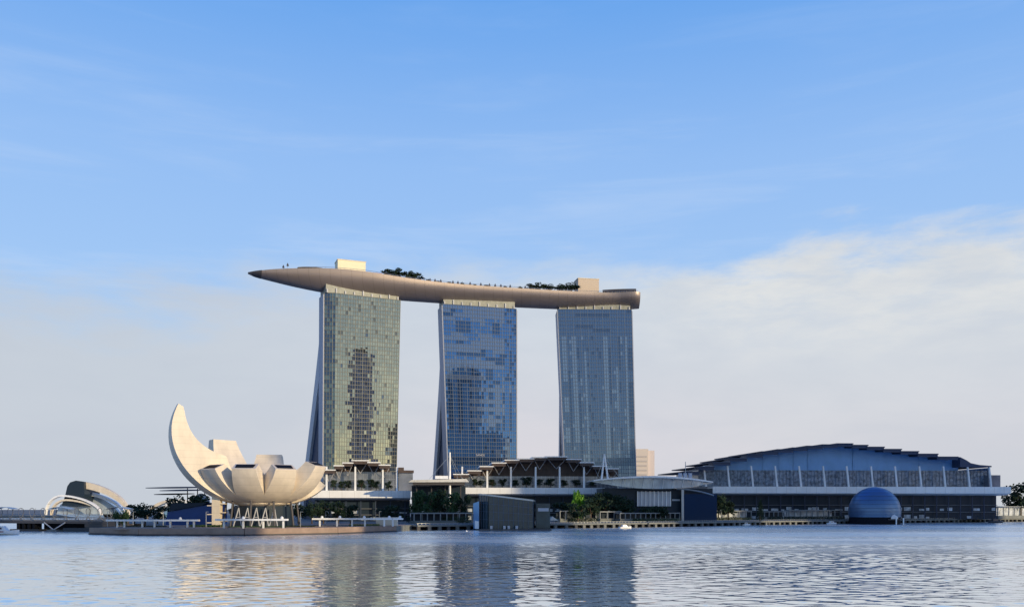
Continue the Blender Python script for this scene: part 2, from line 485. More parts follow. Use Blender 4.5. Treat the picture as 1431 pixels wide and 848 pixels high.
# ------------------------------------------------------------------ trees
def leaves(mb, centre, rx, ry, rz, n, size, rg, mi=0, fill=0.55):
    c = Vector(centre)
    for _ in range(n):
        while True:
            p = Vector((rg.uniform(-1, 1), rg.uniform(-1, 1), rg.uniform(-1, 1)))
            if 0.0 < p.length <= 1: break
        if p.length < fill: p = p.normalized() * rg.uniform(fill, 1.0)
        p = Vector((p.x * rx, p.y * ry, p.z * rz)) + c
        s = size * rg.uniform(0.6, 1.3)
        a = Vector((rg.uniform(-1, 1), rg.uniform(-1, 1), rg.uniform(-1, 1))).normalized()
        t = a.orthogonal().normalized(); q = a.cross(t)
        mb.add([p + t * s, p + q * s * 0.7, p - t * s, p - q * s * 0.7], [(0, 1, 2, 3)], mi)

TREE_CACHE = {}
def tree_mesh(kind, seed, leaf):
    key = (kind, seed, leaf)
    if key in TREE_CACHE: return TREE_CACHE[key]
    rg = random.Random(seed * 31 + len(kind))
    tr, cr = MB(), MB()
    if kind == 'broadleaf':              # unit height 1, crown diameter about 0.9
        tr.path([(0, 0, 0), (0.01, 0, 0.2), (0.0, 0.01, 0.42)], [0.035, 0.026, 0.018], 6)
        for k in range(5):
            a = k * 1.26 + rg.random(); r = 0.24
            tr.path([(0, 0, 0.3), (0.5 * r * cos(a), 0.5 * r * sin(a), 0.5), (r * cos(a), r * sin(a), 0.68)], [0.016, 0.011, 0.005], 5)
        for k in range(14):
            a = rg.uniform(0, 2 * pi); r = rg.uniform(0.05, 0.30); z = rg.uniform(0.30, 0.86)
            s = rg.uniform(0.12, 0.19)
            leaves(cr, (r * cos(a), r * sin(a), z), s, s, s * 0.8, 62, 0.040, rg, fill=0.4)
    elif kind == 'flat':                 # wide flat umbrella crown
        tr.path([(0, 0, 0), (0.0, 0.01, 0.5), (0.02, 0, 0.75)], [0.035, 0.024, 0.016], 6)
        for k in range(7):
            a = k * 0.9; r = 0.5
            tr.path([(0, 0, 0.6), (0.5 * r * cos(a), 0.5 * r * sin(a), 0.8), (r * cos(a), r * sin(a), 0.9)], [0.014, 0.010, 0.005], 5)
        for k in range(16):
            a = rg.uniform(0, 2 * pi); r = rg.uniform(0.1, 0.85); s = rg.uniform(0.15, 0.25)
            leaves(cr, (r * cos(a), r * sin(a), rg.uniform(0.84, 0.96)), s * 1.4, s * 1.4, 0.05, 50, 0.045, rg, fill=0.2)
    elif kind == 'cypress':
        tr.tube((0, 0, 0), (0, 0, 0.35), 0.03, 6)
        for k in range(13):
            z = 0.12 + 0.84 * k / 12
            w = 0.17 * (1 - (k / 12) ** 2.2) + 0.03
            leaves(cr, (rg.uniform(-.03, .03), rg.uniform(-.03, .03), z), w, w, 0.07, 60, 0.030, rg, fill=0.5)
    elif kind == 'palm':
        tr.path([(0, 0, 0), (0.02, 0, 0.3), (0.0, 0.02, 0.62)], [0.032, 0.022, 0.018], 6)
        for k in range(15):
            a = 2 * pi * k / 15 + rg.uniform(-.2, .2); up = rg.uniform(0.0, 0.42); L = rg.uniform(0.30, 0.42)
            prev = None
            for j in range(7):
                s = j / 6
                p = Vector((cos(a) * L * s, sin(a) * L * s, 0.62 + up * s - 0.45 * s * s * (0.6 + up)))
                w = 0.055 * sin(pi * min(1, 0.15 + 0.85 * s)) + 0.008
                t = Vector((-sin(a), cos(a), 0)) * w
                if prev:
                    cr.add([prev[0], prev[1], p + t - Vector((0, 0, w * .5)), p], [(0, 1, 2, 3)])
                    cr.add([prev[0], prev[2], p - t - Vector((0, 0, w * .5)), p], [(0, 1, 2, 3)])
                prev = (p, p + t - Vector((0, 0, w * .5)), p - t - Vector((0, 0, w * .5)))
    elif kind == 'bush':
        tr.tube((0, 0, 0), (0, 0, 0.4), 0.05, 6)
        for k in range(9):
            a = rg.uniform(0, 2 * pi); r = rg.uniform(0.05, 0.42); s = rg.uniform(0.24, 0.34)
            leaves(cr, (r * cos(a), r * sin(a), rg.uniform(0.3, 0.66)), s, s, s, 60, 0.07, rg, fill=0.4)
    t = tr.build('trunk', M['bark'], smooth=True)
    c = cr.build('crown', M[leaf], recalc=False)
    tm, cm = t.data, c.data
    bpy.data.objects.remove(t); bpy.data.objects.remove(c)
    TREE_CACHE[key] = (tm, cm)
    return tm, cm

def plant(kind, leaf, x, y, z, w, h, label, group=None, name=None, cat='tree', seed=None, parts=True):
    seed = rnd.randint(1, 4) if seed is None else seed
    tm, cm = tree_mesh(kind, seed, leaf)
    nm = name or {'broadleaf': 'broadleaf_tree', 'flat': 'umbrella_tree', 'cypress': 'cypress_tree', 'palm': 'palm_tree', 'bush': 'shrub'}[kind]
    o = thing(nm, label, cat, (x, y, z), rnd.uniform(0, 6.28), group)
    for n_, me in (('trunk', tm), ('crown', cm)):
        c = bpy.data.objects.new(n_, me)
        COL.objects.link(c); c.parent = o
    k = {'broadleaf': 0.66, 'flat': 1.9, 'cypress': 0.38, 'palm': 0.76, 'bush': 1.12}[kind]
    o.scale = (w / k, w / k, h)
    return o
def plant_px(kind, leaf, px, py_base, py_top, wpx, D, label, group=None, base=None, **kw):
    top = pt(px, py_top, D); z0 = pt(px, py_base, D).z if base is None else base
    return plant(kind, leaf, top.x, top.y, z0, wpx / FPX * D, (top.z - z0) * 1.02, label, group, **kw)

# ------------------------------------------------------------------ hotel towers
def hotel_tower(fr, lt, lb, rt, rb, y_top, label, glassm, mull, pick, chamfer=0, leg=80.0, zk=150.0, TOWER_TOP=195.0, end_depth=18.0, sign=False, jit=0.003):
    t = fr.thing('hotel_tower', label, 'tower', 'three hotel towers under the sky deck')
    ncol, nfl = 30, 55
    ul0, ul1, ur0, ur1 = fr.u(lb), fr.u(lt), fr.u(rb), fr.u(rt)      # left / right edge at the ground and at the top
    Z0, Z1 = GZ, TOWER_TOP
    def UL(z): return ul0 + (ul1 - ul0) * (z - Z0) / (Z1 - Z0)
    def UR(z): return ur0 + (ur1 - ur0) * (z - Z0) / (Z1 - Z0)
    cw = MB(); ml = MB()
    rg = random.Random(int(lt))
    fh = (Z1 - Z0) / nfl
    def vcol(s):                          # the first bays turn back
        if chamfer and s < chamfer / ncol:
            return (chamfer / ncol - s) * ncol * .85
        return 0.0
    for k in range(nfl):
        za, zb = Z0 + k * fh, Z0 + (k + 1) * fh
        for j in range(ncol):
            s0, s1 = j / ncol, (j + 1) / ncol
            p = []
            for s, z in ((s0, za), (s1, za), (s1, zb), (s0, zb)):
                p.append([UL(z) + (UR(z) - UL(z)) * s, vcol(s), z])
            tx, tz = rg.gauss(0, jit), rg.gauss(0, jit)
            p[0][1] += tx + tz; p[1][1] += -tx + tz; p[2][1] += -tx - tz; p[3][1] += tx - tz
            cw.add(p, [(0, 1, 2, 3)], pick(k / nfl, j / ncol, rg))
        ml.add(*box_along([(UL(zb) + (UR(zb) - UL(zb)) * s, vcol(s) - 0.25, zb) for s in ((0, chamfer / ncol, 1) if chamfer else (0, 1))], 0.4, 0.34))
    for j in range(ncol + 1):
        s = j / ncol
        wdt = 0.09 if j % 3 else 0.2
        a = (UL(Z0) + (UR(Z0) - UL(Z0)) * s, vcol(s) - 0.2, Z0); c = (UL(Z1) + (UR(Z1) - UL(Z1)) * s, vcol(s) - 0.2, Z1)
        ml.loft([[(a[0] - wdt, a[1] - .12, a[2]), (a[0] + wdt, a[1] - .12, a[2]), (a[0] + wdt, a[1] + .3, a[2]), (a[0] - wdt, a[1] + .3, a[2])],
                 [(c[0] - wdt, c[1] - .12, c[2]), (c[0] + wdt, c[1] - .12, c[2]), (c[0] + wdt, c[1] + .3, c[2]), (c[0] - wdt, c[1] + .3, c[2])]])
    cw.build('curtain_wall', glassm, t, recalc=False)
    ml.build('mullion_grid', mull, t)
    vf = (chamfer * .85) if chamfer else 0.0
    # solid west slab behind the glass
    mb = MB()
    v0, v1 = vf + 0.6, end_depth
    mb.loft([[(UL(z) + .3, v0, z), (UR(z) - .3, v0, z), (UR(z) - .3, v1, z), (UL(z) + .3, v1, z)] for z in (Z0, Z1)])
    mb.build('west_slab', M['core'], t)
    # end walls with floor joints
    for nm, U, sgn in (('end_wall', UL, -1), ('end_wall', UR, 1)):
        mb = MB()
        rings = []
        for z in (Z0, Z1 - 1.2):
            a, c = U(z), U(z) + sgn * 0.9
            rings.append([(a, vf - 0.3, z), (a, end_depth + .2, z), (c, end_depth + .2, z), (c, vf - 0.3, z)])
        mb.loft(rings)
        mb.build(nm, M['end_grey'], t)
    # splayed east slab
    def vo(z):
        q = max(0.0, (zk - z) / (zk - 3))
        return end_depth + leg * q ** 1.08
    zs = [Z0 + (zk - Z0) * i / 14 for i in range(15)]
    mb = MB()
    th = 15.0
    mb.loft([[(UL(z) - .6, max(end_depth, vo(z) - th) + .1, z), (UR(z) + .6, max(end_depth, vo(z) - th) + .1, z), (UR(z) + .6, vo(z) + .3, z), (UL(z) - .6, vo(z) + .3, z)] for z in zs])
    mb.build('east_slab', M['end_pale'], t)
    # glazed end of the tall hall between the two slabs
    mb = MB()
    zz = [z for z in zs if vo(z) - th > end_depth + 0.3]
    mb.loft([[(UL(z) + 1.6, end_depth + .3, z), (UR(z) - 1.6, end_depth + .3, z), (UR(z) - 1.6, vo(z) - th, z), (UL(z) + 1.6, vo(z) - th, z)] for z in zz])
    mb.build('atrium_glass', M['atrium'], t)
    # pale plant storey up to the deck
    mb = MB()
    a, c = UL(Z1), UR(Z1)
    mb.bx(a + 1, c - 1, 1.5, end_depth + 3, Z1 + .02, Z1 + 7.5)
    mb.build('plant_storey', M['pale_plant'], t)
    for i in range(9):
        s = a + 2 + (c - a - 4) * i / 8
        MB().bx(s - .5, s + .5, 0.6, 1.4, Z1 + .02, Z1 + (4.6 if i % 3 == 1 else 3.0)).build('roof_fin', M['end_pale'], t)
    return t, UL, UR

def box_along(pts, dv, dz):
    v, f = [], []
    for (x, y, z) in pts:
        v += [(x, y - dv / 2, z - dz / 2), (x, y + dv / 2, z - dz / 2), (x, y + dv / 2, z + dz / 2), (x, y - dv / 2, z + dz / 2)]
    n = len(pts)
    for i in range(n - 1):
        for k in range(4):
            k2 = (k + 1) % 4
            f.append((i * 4 + k, i * 4 + k2, i * 4 + 4 + k2, i * 4 + 4 + k))
    f += [(3, 2, 1, 0), tuple(range(4 * n - 4, 4 * n))]
    return v, f

def hsh(*a):
    return random.Random(hash(tuple(int(q) for q in a))).random()
def pick1(fz, s, rg):
    k = int(fz * 55 + .5); c = int(s * 21 + .5)
    if c > 17 and fz < 0.36: return 3 if k % 4 < 2 else 1  # dark reflected bands put into the pane tint
    if c < 3: return 3 if rg.random() < (.75, .65, .4)[c] else 0  # bluish reflection of the turned bays put into the pane tint
    r = 0.5 * rg.random() + 0.5 * hsh(k // 2, c, 5)
    if r > .93: return 3
    return 2 if r < 0.15 else (1 if r < 0.42 else 0)
band2 = [hsh(k, 3) for k in range(57)]
def pick2(fz, s, rg):
    k = int(fz * 55 + .5); c = int(s * 21 + .5); run = hsh(k, (c + k % 3) // 4, 9); r = rg.random()
    if fz > 0.62:
        if c > 17: return 2 if r < .3 else 0
        if band2[k] > 0.45 and run < 0.75: return 1
        return 2 if hsh(k // 3, c // 2, 4) < .22 else (1 if r < .12 else 0)
    if fz > 0.40:
        if band2[k] > 0.78 and 6 < c < 17: return 1
        if c < 9 and c % 3 == 1: return 2
        if c > 12 and c % 2: return 1 if hsh(k // 3, c, 2) < .55 else 2
        return 1 if r < 0.05 else 0
    if 0.25 < fz < 0.275: return 2
    if c > 14 and c % 3 == 0: return 1 if hsh(k // 3, c) < .5 else 0
    return 2 if r > 0.95 else 0
def pick3(fz, s, rg):
    k = int(fz * 55 + .5); c = int(s * 21 + .5); r = rg.random()
    if fz > 0.86: return 2 if hsh(k, c // 5) < 0.2 else 0
    if 0.25 < fz < 0.285 and (c < 6 or c > 11): return 2
    if fz < 0.25: return 1 if c % 3 == 1 and r < .7 else 0
    if 7 < c < 12: return 0 if r < .85 else 2
    if c % 3 == 1: return 1 if hsh(k // 4, c) < 0.75 else 0
    if c % 3 == 2: return 2 if hsh(k // 3, c, 6) < 0.6 else 0
    return 1 if r < 0.1 else 0

F1, F2, F3 = Fr(507, 731, 26), Fr(670, 768, 16), Fr(833, 797, 1.5)
hotel_tower(F1, 454.5, 453.0, 559.5, 552.5, 412, 'leftmost hotel tower with gold green reflecting glass and a splayed left leg', [M['g1a'], M['g1b'], M['g1c'], M['g1d']], M['m1'], pick1, chamfer=4, leg=82, zk=158)
hotel_tower(F2, 618.5, 629.0, 721.5, 721.5, 428, 'middle hotel tower of deep blue glass above the centre roof', [M['g2a'], M['g2b'], M['g2c']], M['m2'], pick2, leg=78, zk=145)
hotel_tower(F3, 779.5, 793.0, 882.5, 889.5, 432, 'rightmost hotel tower of steel blue glass under the blunt deck end', [M['g3a'], M['g3b'], M['g3c']], M['m3'], pick3, leg=88, zk=128, TOWER_TOP=199.0)
fc = bpy.data.curves.new('sign_lettering', 'FONT'); fc.body = 'SANDS'; fc.size = 2.6; fc.extrude = 0.1; fc.align_x = 'CENTER'
so = bpy.data.objects.new('sign_curve', fc); COL.objects.link(so)
_me = bpy.data.meshes.new_from_object(so.evaluated_get(bpy.context.evaluated_depsgraph_get()))
bpy.data.objects.remove(so); so = bpy.data.objects.new('sign_lettering', _me); COL.objects.link(so); so.data.materials.clear()
so.data.materials.append(M['end_pale'])
so.parent = [o for o in COL.objects if o.name.startswith('hotel_tower')][1]
us = F2.u(671); so.location = (us, -0.75, F2.z(637, us)); so.rotation_euler = (radians(90), 0, 0); so['label'] = 'small white lettering low on the blue glass'

# ------------------------------------------------------------------ sky deck
deck = thing('sky_deck', 'long bronze pink boat shaped deck lying across the three tower tops', 'sky deck', (0, 0, 0))
ctrl = []
def off(fr, v):                      # a point of a tower's axis
    u = 0.0
    return Vector((fr.x0 + u * fr.ca - v * fr.sa, fr.y0 + u * fr.sa + v * fr.ca, 0))
P1, P2, P3 = off(F1, 11), off(F2, 11), off(F3, 11)
bow = Vector(((346.5 - CX) / FPX * 706, 706, 0))
stern = Vector(((893 - CX) / FPX * 806, 806, 0))
cp = [bow, P1, P2, P3, stern]
def catmull(P, t):                   # t in 0..len-1
    i = min(int(t), len(P) - 2); u = t - i
    p0 = P[i - 1] if i > 0 else P[0] * 2 - P[1]
    p1, p2 = P[i], P[i + 1]
    p3 = P[i + 2] if i + 2 < len(P) else P[-1] * 2 - P[-2]
    return 0.5 * ((2 * p1) + (p2 - p0) * u + (2 * p0 - 5 * p1 + 4 * p2 - p3) * u * u + (3 * p1 - p0 - 3 * p2 + p3) * u ** 3)
NS = 72
cl = []
for i in range(NS + 1):
    cl.append(catmull(cp, 4.0 * i / NS))
L = [0.0]
for i in range(NS): L.append(L[-1] + (cl[i + 1] - cl[i]).length)
def deck_at(i):
    s = L[i]
    d = (cl[min(i + 1, NS)] - cl[max(i - 1, 0)]).normalized()
    nrm = Vector((-d.y, d.x, 0))     # away from the viewer
    q = min(1.0, s / 120.0)
    wid = 19.5 * (1 - (1 - q) ** 2.3) ** 0.62 + 0.9
    e = (L[-1] - s)
    if e < 10: wid *= 0.80 + 0.20 * sqrt(max(0, 1 - (1 - e / 10) ** 2))
    top = 208.8 + 4.6 * (s / L[-1]) + 4.5 * math.exp(-((s - 75) / 55.0) ** 2) - 1.2 * math.exp(-(s / 14.0) ** 2)
    bot = 195.7 + 7.6 * (s / L[-1])
    qb = min(1.0, s / 100.0)
    bot = top - (top - bot) * (1 - (1 - qb) ** 2.0) ** 0.8 - 1.2
    return cl[i], d, nrm, wid, top, bot
hm, dm, pm = MB(), MB(), MB()
rings, drings = [], []
HP = [(1, 0), (1.0, .10), (.992, .22), (.97, .33), (.93, .43), (.86, .53), (.74, .65), (.58, .77), (.40, .88), (.2, .96)]
PROF = [(-a, b) for a, b in HP] + [(0, 1.0)] + [(a, b) for a, b in reversed(HP)]
for i in range(NS + 1):
    c, d, nrm, w, top, bot = deck_at(i)
    r = []
    for px_, pz_ in PROF:
        r.append(c + nrm * (w * px_) + Vector((0, 0, top - (top - bot) * pz_)))
    r.append(c + nrm * (w - min(1.2, w * .2)) + Vector((0, 0, top)))
    r.append(c + nrm * (w - min(1.2, w * .2)) + Vector((0, 0, top - 0.9 * min(1, w / 8))))
    r.append(c - nrm * (w - min(1.2, w * .2)) + Vector((0, 0, top - 0.9 * min(1, w / 8))))
    r.append(c - nrm * (w - min(1.2, w * .2)) + Vector((0, 0, top)))
    rings.append(r)
    drings.append((c, nrm, w, top))
hm.loft(rings)
# hull panel seams give the flank a faint scale
hm.build('hull', M['hull'], deck, smooth=True)
dk = MB()
dk.loft([[c - n_ * (w - 1.6) + Vector((0, 0, tp - .85)), c + n_ * (w - 1.6) + Vector((0, 0, tp - .85)),
          c + n_ * (w - 1.6) + Vector((0, 0, tp - .45)), c - n_ * (w - 1.6) + Vector((0, 0, tp - .45))] for c, n_, w, tp in drings[8:NS - 1]])
dk.build('roof_terrace', M['deck'], deck)
rail = MB()
for sgn in (-1, 1):
    pts = [c + n_ * sgn * (w - .6) + Vector((0, 0, tp + 1.1)) for c, n_, w, tp in drings[9:NS]]
    rail.path(pts, 0.16, 4)
    for p in pts:
        rail.tube(p - Vector((0, 0, 1.1)), p, 0.1, 4)
rail.build('railing', M['steel'], deck)
tipm = MB()
tipm.loft([[cl[i] + (p - cl[i]) * 1.0 + (p - (cl[i] + Vector((0, 0, (drings[i][3] - 2.5))))) * 0.05 for p in rings[i][:len(PROF)]] for i in range(0, 3)])
tipm.build('bow_tip_shade', M['steel_dark'], deck, smooth=True)  # shade at the bow tip put in as a dark shell

def deck_near(px, off_v=0.0):       # index of the centreline point seen at photo column px
    best = min(range(NS + 1), key=lambda i: abs(CX + FPX * (cl[i].x - drings[i][1].x * off_v) / (cl[i].y - drings[i][1].y * off_v) - px))
    return best
def deck_block(px0, px1, py_top, name, m, v0, v1, sink=0.5, extra=None):
    i = deck_near((px0 + px1) / 2)
    c, n_, w, tp = drings[i]
    yaw = atan2(-n_.x, n_.y)
    D = c.y
    fr = Fr((px0 + px1) / 2, 1, 0)
    fr.x0, fr.y0, fr.a, fr.ca, fr.sa = c.x, c.y, yaw, cos(yaw), sin(yaw)
    e = bpy.data.objects.new(name, None)
    mb = MB()
    u0, u1 = fr.u(px0, v0), fr.u(px1, v0)
    zt = fr.z(py_top, 0, v0)
    def world(u, v, z): return (fr.x0 + u * fr.ca - v * fr.sa, fr.y0 + u * fr.sa + v * fr.ca, z)
    pts = [world(u0, v0, tp - sink), world(u1, v0, tp - sink), world(u1, v1, tp - sink), world(u0, v1, tp - sink)]
    mb.loft([pts, [(x, y, zt) for x, y, _ in pts]])
    o = mb.build(name, m, deck)
    return o, fr, world, u0, u1, zt, tp
bpy.data.materials  # noqa
o1 = deck_block(472, 511, 365, 'rooftop_lift_block', M['block_yellow'], -5, 9)
cap = MB(); _, fr, world, u0, u1, zt, tp = o1
cap.loft([[world(u, v, z) for u, v in ((u0 - .4, -5.4), (u1 + .4, -5.4), (u1 + .4, 9.4), (u0 - .4, 9.4))] for z in (zt + .02, zt + .6)])
cap.build('coping', M['cream'], o1[0])
o2 = deck_block(808, 837, 390, 'rooftop_lift_block', M['beige_far'], -5, 9)
cap = MB(); _, fr, world, u0, u1, zt, tp = o2
cap.loft([[world(u, v, z) for u, v in ((u0 - .4, -5.4), (u1 + .4, -5.4), (u1 + .4, 9.4), (u0 - .4, 9.4))] for z in (zt + .02, zt + .6)])
cap.build('coping', M['cream'], o2[0])
deck_block(512, 548, 384, 'low_pavilion', M['brown'], -6, 6)
deck_block(518, 534, 381.5, 'low_pavilion', M['red'], 0, 6)
deck_block(445, 470, 376.5, 'low_pavilion', M['end_pale'], -9, 0)
# curved dark restaurant roof near the bow, low dark canopies near the stern
def deck_canopy(px0, px1, py_top, v0, v1, name, m, thick=0.7, bulge=1.2, posts=5):
    i = deck_near((px0 + px1) / 2); c, n_, w, tp = drings[i]
    yaw = atan2(-n_.x, n_.y)
    fr = Fr(0, 1, 0); fr.x0, fr.y0, fr.a, fr.ca, fr.sa = c.x, c.y, yaw, cos(yaw), sin(yaw)
    def world(u, v, z): return (fr.x0 + u * fr.ca - v * fr.sa, fr.y0 + u * fr.sa + v * fr.ca, z)
    u0, u1 = fr.u(px0, v0), fr.u(px1, v0); zt = fr.z(py_top, 0, v0)
    mb = MB()
    rg_ = []
    for k in range(9):
        s = k / 8; u = u0 + (u1 - u0) * s; z = zt - bulge * (2 * s - 1) ** 2
        rg_.append([world(u, v0, z - thick), world(u, v1, z - thick), world(u, v1, z), world(u, v0, z)])
    mb.loft(rg_)
    for k in range(posts):
        s = (k + .5) / posts; u = u0 + (u1 - u0) * s
        for v in (v0 + 1, v1 - 1):
            mb.tube(world(u, v, tp - .6), world(u, v, zt - bulge - thick * .4), 0.2, 5)
    return mb.build(name, m, deck)
deck_canopy(416, 468, 373.6, -13, 2, 'canopy', M['steel_dark'], bulge=1.6)
deck_canopy(842, 889, 403.8, -12, 6, 'canopy', M['steel_dark'], thick=1.4, bulge=0.3, posts=9)
deck_canopy(640, 668, 398.0, -12, -6, 'canopy', M['steel_dark'], thick=.4, bulge=0.2, posts=5)
# parasols and palms standing on the deck
def on_deck(px, v):
    i = deck_near(px, -v if False else 0)
    c, n_, w, tp = drings[i]
    yaw = atan2(-n_.x, n_.y)
    fr = Fr(0, 1, 0); fr.x0, fr.y0, fr.a, fr.ca, fr.sa = c.x, c.y, yaw, cos(yaw), sin(yaw)
    u = fr.u(px, v)
    return (fr.x0 + u * fr.ca - v * fr.sa, fr.y0 + u * fr.sa + v * fr.ca, tp - .46)
ORD = ['first', 'second', 'third', 'fourth', 'fifth', 'sixth', 'seventh', 'eighth', 'ninth', 'tenth', 'eleventh', 'twelfth', 'thirteenth', 'fourteenth']
for k, (px, v, h, w) in enumerate([(540, -12, 6.5, 9), (546, -14, 7.5, 10), (552, -11, 9.0, 11), (559, -13, 8.0, 10), (568, -14, 7.5, 9), (574, -11, 8.5, 10), (580, -14, 7.5, 10), (588, -12, 6.5, 9)]):
    p = on_deck(px, v)
    plant('palm' if k % 2 else 'broadleaf', 'leaf_dark', *p, w * 1.1, h + 1.5, f'{ORD[k]} dark tree from the bow in the cluster over the left tower', 'trees on the sky deck')
for k, (px, v, h, w) in enumerate([(742, -14, 6.0, 8), (748, -12, 7, 9), (755, -14, 7, 9), (761, -12, 8, 10), (768, -14, 6.5, 9), (779, -13, 6.5, 8), (785, -12, 8, 10), (791, -14, 8, 10), (798, -12, 10, 11), (805, -13, 10, 10)]):
    p = on_deck(px, v)
    plant('palm' if k % 2 else 'broadleaf', 'leaf_dark', *p, w * 1.1, h + 1.5, f'{ORD[k]} dark tree from the left in the row beside the right cream block', 'trees on the sky deck')
for k, (px, h, w) in enumerate([(598, 3.6, 5), (612, 3.2, 4), (627, 3.4, 5), (646, 3.8, 5), (664, 3.2, 4), (679, 3.6, 5), (706, 3.4, 5), (727, 3.8, 5)]):
    p = on_deck(px, -15)
    plant('bush', 'leaf_dark', *p, w, h, f'{ORD[k]} low planter shrub from the left on the middle of the sky deck', 'planter shrubs on the sky deck', cat='shrub')
par0 = None
for k, px in enumerate([396, 402, 601, 608, 616, 633, 640, 657, 672, 684, 692, 700, 713, 734]):
    p = on_deck(px, -17 if px > 400 else -10)
    lab = f'{ORD[k]} tiny closed parasol from the bow along the deck rail'
    if par0 is None:
        par0 = thing('parasol', lab, 'parasol', p, 0, 'parasols along the sky deck')
        MB().tube((0, 0, 0), (0, 0, 3.0), 0.12, 5).build('pole', M['steel_dark'], par0)
        cn_ = MB()
        cn_.loft([[(r * cos(2 * pi * q / 8), r * sin(2 * pi * q / 8), z) for q in range(8)] for r, z in ((1.0, 1.6), (0.9, 2.2), (0.5, 3.2), (0.06, 4.1))])
        cn_.build('canopy', M['steel_dark'], par0)
    else:
        r = par0.copy(); COL.objects.link(r); r.location = p; r['label'] = lab
        for ch in list(par0.children):
            c = ch.copy(); COL.objects.link(c); c.parent = r

# ------------------------------------------------------------------ lotus museum
MX, MY, MZ = (366 - CX) / FPX * 440, 440.0, GZ + 0.12
mus = thing('lotus_museum', 'white lotus shaped museum with ten upturned petals on the quay', 'museum', (MX, MY, MZ))
def petal(phi, R, H, a_end, z0, wmax, w_tip, th0, th1, tip_from=0.6, window=True, n=22, slim=1.0):
    ph = radians(phi)
    er = Vector((cos(ph), sin(ph), 0)); et = Vector((-sin(ph), cos(ph), 0)); ez = Vector((0, 0, 1))
    rings = []
    last = None
    for i in range(n + 1):
        s = i / n
        a = radians(7 + (a_end - 7) * s)
        r, z = R * sin(a), z0 + H * (1 - cos(a))
        nx, nz = H * sin(a), -R * cos(a)
        l = sqrt(nx * nx + nz * nz); nx /= l; nz /= l
        hw = min(max(r, 1.0) * tan(radians(17.6)), wmax)
        if s > tip_from:
            q = (s - tip_from) / (1 - tip_from)
            hw = hw * (1 - q) + w_tip * q if w_tip < hw else hw
        th = th1 + (th0 - th1) * (1 - max(0, (s - .35) / .65)) ** slim if s > .35 else th0 * (s / 0.35) ** 0.7
        th = max(th, 0.8)
        oc = er * r + ez * z; nn = er * nx + ez * nz
        ring = []
        for x in (-1, -0.55, 0, 0.55, 1):                       # bowed outer skin
            ring.append(oc + et * (hw * x) + nn * (0.10 * hw * (1 - x * x)))
        ic = oc - nn * th
        hi = hw * 1.0
        for x in (1, 0, -1):
            ring.append(ic + et * (hi * x))
        rings.append(ring)
        last = (oc, nn, hw, hi, th, er * (R * cos(a)) / sqrt((R * cos(a)) ** 2 + (H * sin(a)) ** 2) + ez * (H * sin(a)) / sqrt((R * cos(a)) ** 2 + (H * sin(a)) ** 2))
    mb = MB(); mb.loft(rings)
    o = mb.build('petal', M['cream'], mus, smooth=True)
    if window:
        oc, nn, hw, hi, th, tg = last
        mbw = MB()
        a0, a1 = 0.14, 0.78
        w0, w1 = hw * 0.74, hi * 0.80
        base = [oc - nn * th * a0 - et * w0, oc - nn * th * a0 + et * w0, oc - nn * th * a1 + et * w1, oc - nn * th * a1 - et * w1]
        mbw.loft([[p + tg * 0.03 for p in base], [p + tg * 0.25 for p in base]])
        mbw.build('skylight', M['black'], o)
    return o
ZB = 10.0
petal(-147, 45.0, 36.3, 113, ZB, 7.6, 1.5, 19.0, 2.6, tip_from=0.42, window=False, n=30, slim=0.78)
petal(-122, 35.5, 26.5, 72, ZB, 6.7, 5.3, 11, 6.2)
petal(-88, 35.5, 26.5, 72, ZB, 6.9, 5.7, 11, 6.2)
petal(-54, 35.5, 26.5, 72, ZB, 6.7, 5.2, 11, 6.2)
petal(-20, 37.0, 29.0, 73, ZB, 6.8, 4.8, 11, 6.2)
petal(16, 35.0, 19.0, 66, ZB, 7.0, 5.2, 9, 6)
petal(56, 32.0, 18.0, 64, ZB, 7.0, 5.2, 9, 6)
petal(99, 36.0, 34.0, 80, ZB, 9.2, 6.8, 10, 5, window=False)
petal(143, 36.5, 40.0, 84, ZB, 11.0, 7.0, 10, 4, window=False)
petal(176, 36.0, 34.0, 70, ZB, 8.0, 5.5, 10, 5, window=False)
mb = MB(); mb.loft([[(r * cos(2 * pi * k / 24), r * sin(2 * pi * k / 24), z) for k in range(24)] for r, z in ((1.2, ZB - 1.0), (9, ZB - .4), (14, ZB + 1.5), (14, ZB + 4), (4, ZB + 3))])
mb.build('bowl', M['cream'], mus, smooth=True)
mb = MB(); mb.loft([[(r * cos(2 * pi * k / 20), r * sin(2 * pi * k / 20) + 4, z) for k in range(20)] for r, z in ((15, 0), (15, ZB + 0.5))])
mb.build('lobby', M['dark_recess'], mus)
for k in range(10):
    a = 2 * pi * k / 10 + .3
    mb = MB(); mb.tube((19 * cos(a), 19 * sin(a), 0), (17 * cos(a), 17 * sin(a), ZB + 6), 0.55, 8); mb.build('column', M['steel_dark'], mus)
lat = MB()
for k in range(5):
    x = -8 + k * 4.5
    lat.tube((x - 2.1, -14.5, 0), (x, -12.5, ZB - .5), 0.28, 6); lat.tube((x + 2.1, -14.5, 0), (x, -12.5, ZB - .5), 0.28, 6)
    lat.tube((x - 1.05, -13.5, 4.8), (x + 1.05, -13.5, 4.8), 0.2, 6)
lat.build('lattice_struts', M['end_pale'], mus)
lt = MB(); xl = (313.5 - 366) / FPX * 430
lt.bx(xl - 2.0, xl + 2.0, -14, -10, 0, 18)
lift = lt.build('lift_tower', M['cream'], mus)
lb = MB()
for z in (1.8, 6.0, 10.4):
    lb.bx(xl - 4.4, xl - 2.05, -14, -10.5, z, z + 0.5); lb.bx(xl + 2.05, xl + 4.6, -14, -10.5, z + .9, z + 1.4)
lb.build('landing', M['cream'], lift)

